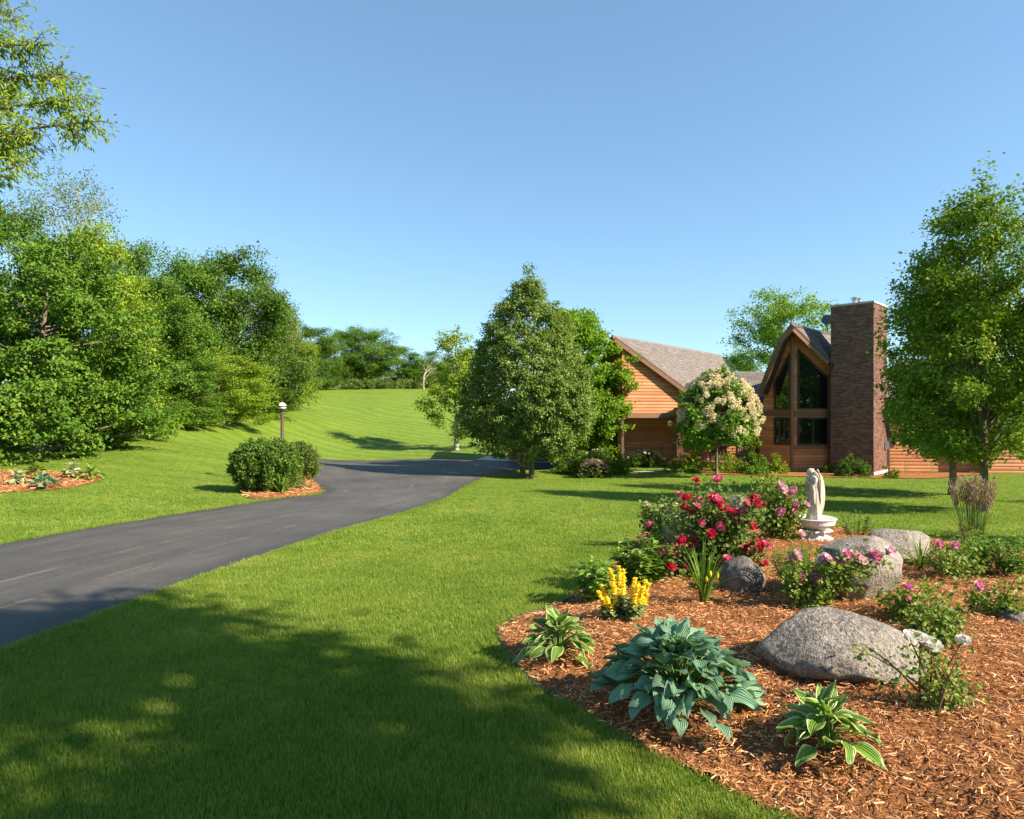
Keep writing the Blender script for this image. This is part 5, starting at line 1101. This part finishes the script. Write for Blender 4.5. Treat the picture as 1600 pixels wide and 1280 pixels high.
# feather reed grass with plumes
def feather_grass(label, base, n, hgt, rad, seed, plume=True, mat=None, group=None):
    rs = np.random.default_rng(seed); t = thing('feather_grass', base, label, 'grass clump', group); A = Acc(); Pm = Acc(); S = Acc()
    for k in range(n * 3):
        a = rs.uniform(0, 6.283); ln = rs.uniform(.15, .55); l = hgt * rs.uniform(.45, .8); d = np.array([math.cos(a), math.sin(a), 0]); u = np.linspace(0, 1, 7); pts = d * rs.uniform(0, .3) * rad + d * (l * ln * u ** 1.5)[:, None] + np.array([0, 0, 1.]) * (l * (u - .35 * ln * u ** 3))[:, None]; ribbon(A, pts, .007 * np.interp(u, [0, .5, 1], [.8, 1, .1]), np.array([0, 0, 1.]) + d * .3, rs.random(), .2)
    for k in range(n if plume else 0):
        a = rs.uniform(0, 6.283); rr = rad * math.sqrt(rs.random()); h = hgt * rs.uniform(.85, 1.06); b0 = np.array([rr * .35 * math.cos(a), rr * .35 * math.sin(a), 0]); e = np.array([rr * math.cos(a), rr * math.sin(a), h]); S.tube([b0, (b0 + e) / 2 * np.array([.9, .9, 1]), e], [.005, .0045, .003], 4, rs.random())
        m_ = 46; u = rs.uniform(.72, 1.05, m_); az = rs.uniform(0, 6.283, m_); w_ = .028 * np.sin((u - .7) / .36 * np.pi) + .004; pp = b0 + (e - b0) * u[:, None] + np.stack([np.cos(az) * w_ * .5, np.sin(az) * w_ * .5, 0 * w_], -1); Pm.add(*scatter(*T_NARROW, pp, np.stack([np.cos(az) * .6, np.sin(az) * .6, np.ones(m_)], -1), np.stack([np.cos(az), np.sin(az), np.zeros(m_)], -1), rs.uniform(.03, .055, m_), rs.random(m_)))
    A.build('blades', mat or L_LILY, t, off=(0, 0, 0))
    if plume: S.build('stalk', M_STEMG, t, off=(0, 0, 0)); Pm.build('plume', PLUME, t, off=(0, 0, 0))
    return t
PLUME = M_leaf('plume', (.20, .13, .10), (.32, .23, .18), (.46, .37, .29), rough=.8, spec=.1)
b = at(1519, 862); feather_grass('feather reed grass with brown plumes in front of the maple trunks', b, 42, pm(108, b[1]), pm(32, b[1]), 91)
# ---- boulders
def M_rock(name, c0, c1, c2, sc=1.0):
    m, nt, b = new_mat(name); setp(b, .85, .25); P = objco(nt); n1 = noise(nt, 42 * sc, 3, .8, P); n2 = noise(nt, 7 * sc, 5, .6, P); n3 = noise(nt, 1.8, 3, .6, P)
    c = ramp(nt, math_(nt, 'MULTIPLY_ADD', n1, .75, math_(nt, 'MULTIPLY', n2, .35)), [(.38, c0), (.55, c1), (.70, c2)]); c = mixc(nt, ramp(nt, n3, [(.42, (0, 0, 0)), (.68, (.55, .55, .55))]), c, (.30, .265, .22)); li = noise(nt, 4.5, 6, .75, P); c = mixc(nt, math_(nt, 'MULTIPLY', ramp(nt, li, [(.58, (0, 0, 0)), (.66, (1, 1, 1))]), .45), c, (.36, .37, .30)); st_ = noise(nt, 2.6, 5, .7, P); c = mixc(nt, math_(nt, 'MULTIPLY', ramp(nt, st_, [(.30, (1, 1, 1)), (.46, (0, 0, 0))]), .6), c, (.10, .075, .055))
    nt.links.new(c, b.inputs['Base Color']); bump(nt, b, math_(nt, 'MULTIPLY_ADD', n1, .8, n2), 1.0, .045); return m
R_SPK = M_rock('speckled_gneiss', (.045, .04, .036), (.22, .19, .165), (.50, .44, .37)); R_TAN = M_rock('tan_granite', (.13, .11, .09), (.27, .23, .19), (.42, .37, .31), .8); R_DARK = M_rock('dark_stone', (.07, .055, .05), (.14, .115, .105), (.24, .21, .19)); R_BLUE = M_rock('blue_grey_stone', (.13, .14, .15), (.24, .25, .26), (.36, .37, .38))
def boulder(label, base, rx, ry, rz, mat, seed, sink=.25, rot=0, rough=.14, group='boulders', skew=0.0, flat=0.0):
    fr_ = np.random.default_rng(seed * 7); facets = [(*unit(fr_.normal(0, 1, 3)), fr_.uniform(.72, .93)) for _ in range(11)]
    bm = bmesh.new(); bmesh.ops.create_icosphere(bm, subdivisions=5, radius=1)
    for v in bm.verts:
        p = v.co.copy(); q = p * 1.1 + Vector((seed * 3.1, seed * 1.7, 0)); f = 1 + rough * mnoise.noise(q) * 1.4 + rough * .45 * mnoise.noise(q * 2.7) + rough * .22 * mnoise.noise(q * 7) + rough * .13 * mnoise.noise(q * 19) + rough * .06 * mnoise.noise(q * 40)
        pf = p * f
        for nx_, ny_, nz_, lim in facets:
            dd_ = pf.x * nx_ + pf.y * ny_ + pf.z * nz_ - lim
            if dd_ > 0: pf = pf - Vector((nx_, ny_, nz_)) * dd_ * .8
        x, y, z = pf
        if z > 0: z = z * (1 - flat * .3)
        v.co = Vector((x * rx + skew * z * rx, y * ry, z * rz))
    me = bpy.data.meshes.new('boulder'); bm.to_mesh(me); bm.free(); me.polygons.foreach_set('use_smooth', np.ones(len(me.polygons), bool)); me.materials.append(mat); o = bpy.data.objects.new('boulder', me); COL.objects.link(o); o.location = (base[0], base[1], base[2] + rz * (1 - 2 * sink)); o.rotation_euler = (0, 0, rot); return tag(o, label, 'boulder', group)
b = at(1332, 1060); boulder('large speckled grey boulder lying in front of the mulch bed', b + (0.02, .18, 0), pm(128, b[1]), .36, pm(62, b[1]), R_SPK, 3, .30, -.12, .14, skew=-.16)
b = at(1365, 940); boulder('tall round tan boulder behind the pale pink rose', b + (0, .22, 0), pm(66, b[1]), .30, pm(58, b[1]), R_TAN, 4, .12, .3, .12, skew=.12)
b = at(1425, 884); boulder('low tan boulder behind the tall round one', b + (-.02, .25, 0), pm(62, b[1]), .28, pm(32, b[1]), R_TAN, 6, .2, .2, .15)
b = at(1167, 930); boulder('small dark rounded stone behind the daylily', b + (0, .15, 0), pm(38, b[1]), .19, pm(34, b[1]), R_DARK, 8, .2, 0, .16)
b = at(1068, 850); boulder('blue grey stone half hidden by the red roses', b + (0, .12, 0), pm(28, b[1]), .22, pm(28, b[1]), R_BLUE, 9, .15, .4, .15)
b = at(1160, 820); boulder('pale stone behind the red roses on the lawn side', b + (0, .2, 0), pm(26, b[1]), .25, pm(26, b[1]), R_TAN, 10, .15, .2, .15)
b = at(1580, 968); boulder('dark flat stone on the mulch by the frame border', b, pm(24, b[1]), .12, .06, R_DARK, 12, .3, .2, .15)
# ---- birdbath and angel
M_CAST = M_plain('cast_stone', (.44, .385, .31), .85, .2, var=.16, scale=6, bmp=.25); M_CASTW = M_plain('white_cast_stone', (.58, .56, .53), .8, .25, var=.15, scale=7, bmp=.3)
b = at(1272, 843); k = b[1] / F; t = thing('birdbath', b, 'white stone birdbath with carved pedestal under the angel', 'birdbath')
zb = CAMZ - (809 - 640) * k; hb = zb - b[2]
A = Acc(); R0 = 32 * k; A.lathe([(.001, hb - .14 * R0 * 2), (R0 * .45, hb - .55 * R0), (R0 * .82, hb - .34 * R0), (R0 * .92, hb - .26 * R0), (R0 * .96, hb - .04 * R0), (R0 * 1.02, hb), (R0 * .98, hb + .03 * R0), (R0 * .88, hb), (R0 * .6, hb - .10 * R0), (.001, hb - .12 * R0)], b, 8 * 4); o = A.build('basin', M_CASTW, t)
A = Acc(); A.lathe([(R0 * .62, -.03), (R0 * .62, .06), (R0 * .42, .10), (R0 * .34, hb * .35), (R0 * .36, hb * .55), (R0 * .44, hb - .6 * R0), (.001, hb - .55 * R0)], b, 20); A.build('pedestal', M_CASTW, t, smooth=True)
rs = np.random.default_rng(4); A = Acc()
for ring, (zz, rr, sz, el) in enumerate(((hb - .78 * R0, R0 * .42, R0 * .50, .35), (hb - .98 * R0, R0 * .40, R0 * .55, .1), (hb - 1.25 * R0, R0 * .38, R0 * .5, -.2))):
    for q in range(13):
        a = q / 13 * 6.283 + ring * .24; dv = np.array([math.cos(a), math.sin(a), el]); A.add(*scatter(*T_BROAD, np.array([b + dv * rr * .8 + (0, 0, zz)]), dv[None], np.array([[-math.cos(a) * .3, -math.sin(a) * .3, 1]]), np.array([sz]), np.array([.5])))
o = A.build('carved_leaves', M_CASTW, t)
md = o.modifiers.new('thick', 'SOLIDIFY'); md.thickness = .02
# angel: praying figure facing the drive, wings folded behind
bz = np.array([b[0] + 0.0, b[1], zb - .12 * R0]); hA = 80 * k; A = Acc(); u = hA / .67
def E(x, y, z, rx, ry, rz, tilt=0):
    R = np.array(Matrix.Rotation(tilt, 3, 'Y')); A.ball(bz + np.array([x, y, z]) * u, rx * u, ry * u, rz * u, R)
prof = [(0, .085, .090, 0), (.03, .098, .098, 0), (.08, .088, .088, .002), (.16, .078, .080, .004), (.26, .071, .076, .004), (.36, .068, .076, .002), (.43, .058, .068, 0), (.49, .060, .070, -.004), (.54, .060, .076, -.010), (.575, .050, .070, -.016), (.60, .028, .034, -.024), (.615, .022, .024, -.032), (.62, .001, .001, -.034)]
sides = 28; a_ = np.arange(sides) / sides * 6.283; V = []
for (zz, rx, ry, cx) in prof:
    fold = 1 + (.085 * np.sin(a_ * 7 + zz * 4) + .04 * np.sin(a_ * 12 + 1)) * np.clip(1 - zz / .42, 0, 1)
    V.append(np.stack([cx + rx * fold * np.cos(a_), ry * fold * np.sin(a_), np.full(sides, zz)], -1))
V = np.concatenate(V) * u + bz; n_ = len(prof); i_ = np.arange(n_ - 1)[:, None] * sides; j_ = np.arange(sides)[None]; A.add(V, {4: np.stack([i_ + j_, i_ + (j_ + 1) % sides, i_ + sides + (j_ + 1) % sides, i_ + sides + j_], -1).reshape(-1, 4)}); A.add(V[:sides], {sides: np.array([range(sides)])[:, ::-1]})
E(-.058, 0, .628, .040, .036, .046, -.5); E(-.048, 0, .640, .044, .041, .040, -.3); E(-.022, 0, .628, .030, .032, .036)      # face, hair, bun
E(-.098, 0, .612, .008, .007, .012, -.6); E(-.090, 0, .594, .014, .013, .010, -.4); E(-.043, .038, .622, .012, .006, .014); E(-.043, -.038, .622, .012, .006, .014)   # nose, chin, ears
for sy in (-1, 1):
    A.tube([bz + np.array(q) * u for q in ((-.005, .060 * sy, .560), (-.02, .078 * sy, .510), (-.045, .078 * sy, .455), (-.075, .045 * sy, .475), (-.098, .014 * sy, .520))], np.array([.026, .026, .024, .019, .012]) * u, 10)
    for f in range(4): A.tube([bz + np.array(q) * u for q in ((-.098 + .002 * f, .010 * sy, .518), (-.106 + .004 * f, .006 * sy, .545 + .002 * f), (-.104 + .004 * f, .003 * sy, .560 + .004 * min(f, 2)))], np.array([.006, .0055, .004]) * u, 6)
    A.tube([bz + np.array(q) * u for q in ((-.088, .012 * sy, .522), (-.084, .006 * sy, .544))], np.array([.006, .004]) * u, 6)
    A.tube([bz + np.array(q) * u for q in ((-.06, .076 * sy, .47), (-.055, .085 * sy, .41), (-.045, .075 * sy, .33), (-.03, .07 * sy, .22))], np.array([.020, .026, .020, .006]) * u, 8)   # sleeve
E(-.075, .03, .012, .03, .018, .012); E(-.075, -.03, .012, .03, .018, .012)
st = thing('angel_statue', bz, 'stone angel with bowed head and folded wings on the birdbath', 'statue'); o = A.build('figure', M_CAST, st, smooth=True); md = o.modifiers.new('blend', 'REMESH'); md.mode = 'VOXEL'; md.voxel_size = .0065; md.use_smooth_shade = True; md = o.modifiers.new('soft', 'SMOOTH'); md.iterations = 2; md.factor = .5
for sy in (-1, 1):
    A = Acc(); nu, nv = 9, 22; V = []
    for q in range(nv):
        tq = q / (nv - 1); zc = .672 - .60 * tq; back = .060 + .030 * math.sin(tq * 2.6) - .055 * max(0, .12 - tq) / .12; wd = .062 * math.sin(np.pi * min(1, .16 + tq * .86)) ** .6 + .004
        for j in range(nu):
            w2 = j / (nu - 1); x = .018 + (back - .018) * 1 * (.35 + .65 * w2) + .026 * w2 * (tq > .0) * math.sin(tq * 3.0); y = sy * (.018 + wd * (1 - .55 * w2) * (1 if tq < .9 else .8)); ridge = .004 * math.sin(w2 * 22 + tq * 3) * (tq > .25) + .004 * math.sin(tq * 60) * (tq <= .25); V.append(((x + ridge), y, zc - .02 * w2))
    V = np.array(V) * u + bz; qd = np.arange(nv - 1)[:, None] * nu + np.arange(nu - 1)[None]; A.add(V, {4: np.stack([qd, qd + 1, qd + nu + 1, qd + nu], -1).reshape(-1, 4)}); o = A.build('wing', M_CAST, st, smooth=True); md = o.modifiers.new('thick', 'SOLIDIFY'); md.thickness = .016 * u; md.offset = 0
# ---- edging strip along the lawn side of the bed
ed = BED[(BED[:, 1] < 7.0) & (BED[:, 0] < 1.1) & (BED[:, 1] > 3.9)]; ed = ed[np.argsort(np.arctan2(ed[:, 1] - 4.6, ed[:, 0] - 2.0))[::-1]]
A = Acc(); gz_ = ground(ed[:, 0], ed[:, 1]); n_ = len(ed)
A.tube(np.column_stack([ed, gz_ + .016]), .014, 7); V = np.vstack([np.column_stack([ed, gz_ + .016]), np.column_stack([ed, gz_ - .05])]); qd = np.arange(n_ - 1); A.add(V, {4: np.stack([qd, qd + 1, qd + n_ + 1, qd + n_], -1)}); o = A.build('garden_edging', BLACKM); tag(o, 'black plastic edging strip between lawn and mulch bed', 'edging')
# ------------------------------------------------------------------ shrubs further off
b = at(398, 774); shrub_mass('rounded_shrub', 'big rounded dark shrub in the island beside the drive', b + (-.05, .9, -.02), pm(54, b[1]), pm(84, b[1]), 42000, .065, L_BOX, 101, T_LEAF, dpt=.95, fuzz=.045, clump=60, stems=10, ball=True)
b = at(452, 762); shrub_mass('rounded_shrub', 'smaller shrub with brownish side touching the big rounded one', b + (0, 1.0, -.02), pm(30, b[1]), pm(68, b[1]), 16000, .065, L_OLIVE, 102, T_LEAF, fuzz=.05, clump=50, ball=True)
b = at(476, 766); stem_plant('coneflower', 'yellowish small plant at the mulch tip of the island', b, 14, .38, .26, .09, L_VARI, 103, 16); b = at(462, 766); stem_plant('coneflower', 'blue grey small plant beside the island daylily', b, 10, .25, .2, .09, L_OLIVE, 104, 14)
def far_shrub(px, py, hw, h, mat, lab, seed, n=3500, leaf=.085, fl=None, cat='shrub', dp=None):
    b = at(px, py); t = shrub_mass('shrub', lab, b + np.array([0, .3, -.02]), pm(hw, b[1]), pm(h, b[1]), n, leaf, mat, seed, T_LEAF, fuzz=.07, clump=35, dpt=dp or pm(hw, b[1]) * .7, group='shrubs by the house')
    if fl:
        rs = np.random.default_rng(seed); A = Acc(); n_ = fl[1]; th = rs.uniform(0, 1.2, n_); ph = rs.uniform(0, 6.283, n_); P = np.stack([pm(hw, b[1]) * np.sin(th) * np.cos(ph), (dp or pm(hw, b[1]) * .7) * np.sin(th) * np.sin(ph), pm(h, b[1]) * np.cos(th) + .05], -1)
        for q in range(4): A.add(*scatter(*T_BROAD, P, rs.normal(0, 1, (n_, 3)) + np.array([0, 0, .4]), rs.normal(0, .4, (n_, 3)) + np.array([0, 0, 1]), rs.uniform(.05, .10, n_), rs.random(n_)))
        A.build('blossom', fl[0], t, off=(0, 0, 0))
    return t
P_MAUVE = M_petal('petal_mauve', (.30, .20, .17), (.46, .32, .30))
for k, a in enumerate([(892, 741, 34, 36, L_MID, 'spirea mound beside the linden trunks', 3500, None), (935, 742, 38, 38, L_YEL, 'light green spirea mound in front of the entry door', 3800, (P_CREAM, 40)), (968, 742, 22, 32, L_MID, 'rounded shrub at the end of the spirea row', 2600, None), (930, 747, 27, 26, L_OLIVE, 'mauve flowered low shrub before the spirea row', 2600, (P_MAUVE, 240)),
        (1010, 731, 32, 26, L_DARK, 'dark perennials along the timber wall', 2600, (P_WHITE, 30)), (1078, 738, 34, 25, L_MID, 'shrub dotted yellow beside the flowering tree trunk', 3200, (P_YEL, 60)), (1142, 738, 26, 30, L_YEL, 'light shrub on the other side of the flowering tree trunk', 2800, None), (1180, 742, 28, 33, L_MID, 'shrub below the porch armchair', 2800, None), (1218, 741, 17, 30, L_YEL, 'small shrub below the gable windows', 1800, None),
        (1338, 746, 27, 32, L_DARK, 'dark evergreen shrub at the foot of the chimney', 3000, None), (1300, 741, 14, 16, L_DARK, 'low dark plant at the corner of gable wall and chimney', 900, None), (1398, 748, 13, 26, L_OLIVE, 'small twiggy shrub beside the chimney footing', 700, None), (663, 716, 0.1, 0.1, None, None, 0, None)]):
    if a[4] is None: continue
    far_shrub(a[0], a[1], a[2], a[3], a[4], a[5], 110 + k, a[6], .085, a[7])
b = at(1414, 743); feather_grass('tall fountain grass between the chimney and the low wing', b, 10, pm(44, b[1]), .45, 131, False, L_VARI); b = at(1457, 741); feather_grass('narrow fountain grass against the low timber wing', b, 8, pm(40, b[1]), .3, 132, False, L_VARI)
b = at(803, 716); far = shrub_mass('shrub', 'pale blue green bush by the garage apron', b, .9, .7, 1200, .10, L_OLIVE, 140, fuzz=.08, group='shrubs by the house')
# mulch strip in front of the house
STRIP = np.array([(8.6, 29.6), (12.5, 28.6), (15.4, 28.3), (18.2, 28.0), (20.5, 29.4), (22.2, 30.2), (22.2, 31.2), (18.3, 31.4), (15, 31.1), (13.2, 30.9), (12.4, 32.3), (8.9, 33.2)])
bed_sheet('house_bed', STRIP, lambda X, Y: ground(X, Y) + .03, .2, MMUL)
HYP = lambda t: np.interp(t, [0, .08, .2, .4, .6, .8, .92, 1], [.6, .92, 1, 1, .9, .68, .44, .12])
# hydrangea tree in bloom
b = np.array([(1119 - 800) / F * 29.3, 29.3, 0]); b[2] = float(ground(b[0], b[1])) + .02; H = topz(582, 29.3) - b[2]
Wd, A = crown_and_limbs(H, 1.85, 0.30, HYP, 330, 36, .12, .13, T_BROAD, 151, .06, 40, .7, .28, .7, rmin=.3, bough=5)
t = put_tree('hydrangea_tree', 'small round tree covered with cream flower heads before the porch', b, Wd, A, L_MID, BARK, 'tree')
rs = np.random.default_rng(9); heads = []
for q in range(150):
    tt = .08 + .92 * rs.random() ** .75; a = rs.uniform(-3.0, .1) if rs.random() < .9 else rs.uniform(0, 6.28); r = 1.92 * HYP(tt) * rs.uniform(.86, 1.08); c = np.array([r * math.cos(a), r * math.sin(a), H * (.32 + .68 * tt) + .04]); heads.append(c)
cm = []
for v in range(4):
    A = Acc(); n_ = 90; dv = unit(rs.normal(0, 1, (n_, 3))); pp = dv * np.array([.10, .10, .14]) * (rs.random(n_) ** .3)[:, None]; pp[:, :2] *= (1.15 - pp[:, 2:3] * 3); A.add(*scatter(*T_BROAD, pp, dv + rs.normal(0, .5, (n_, 3)), dv, rs.uniform(.04, .07, n_), rs.random(n_))); me = mesh_from('flower_head', np.vstack(A.V), [np.vstack(f) for f in A.F.values() if f], np.concatenate(A.R)); me.materials.append(P_CREAM); cm.append(me)
for q, c in enumerate(heads):
    o = bpy.data.objects.new('flower_head', cm[q % 4]); COL.objects.link(o); o.parent = t; o.location = c; s = rs.uniform(.75, 1.25); o.scale = (s, s, s); o.rotation_euler = (rs.normal(0, .4), rs.normal(0, .4), rs.uniform(0, 6))
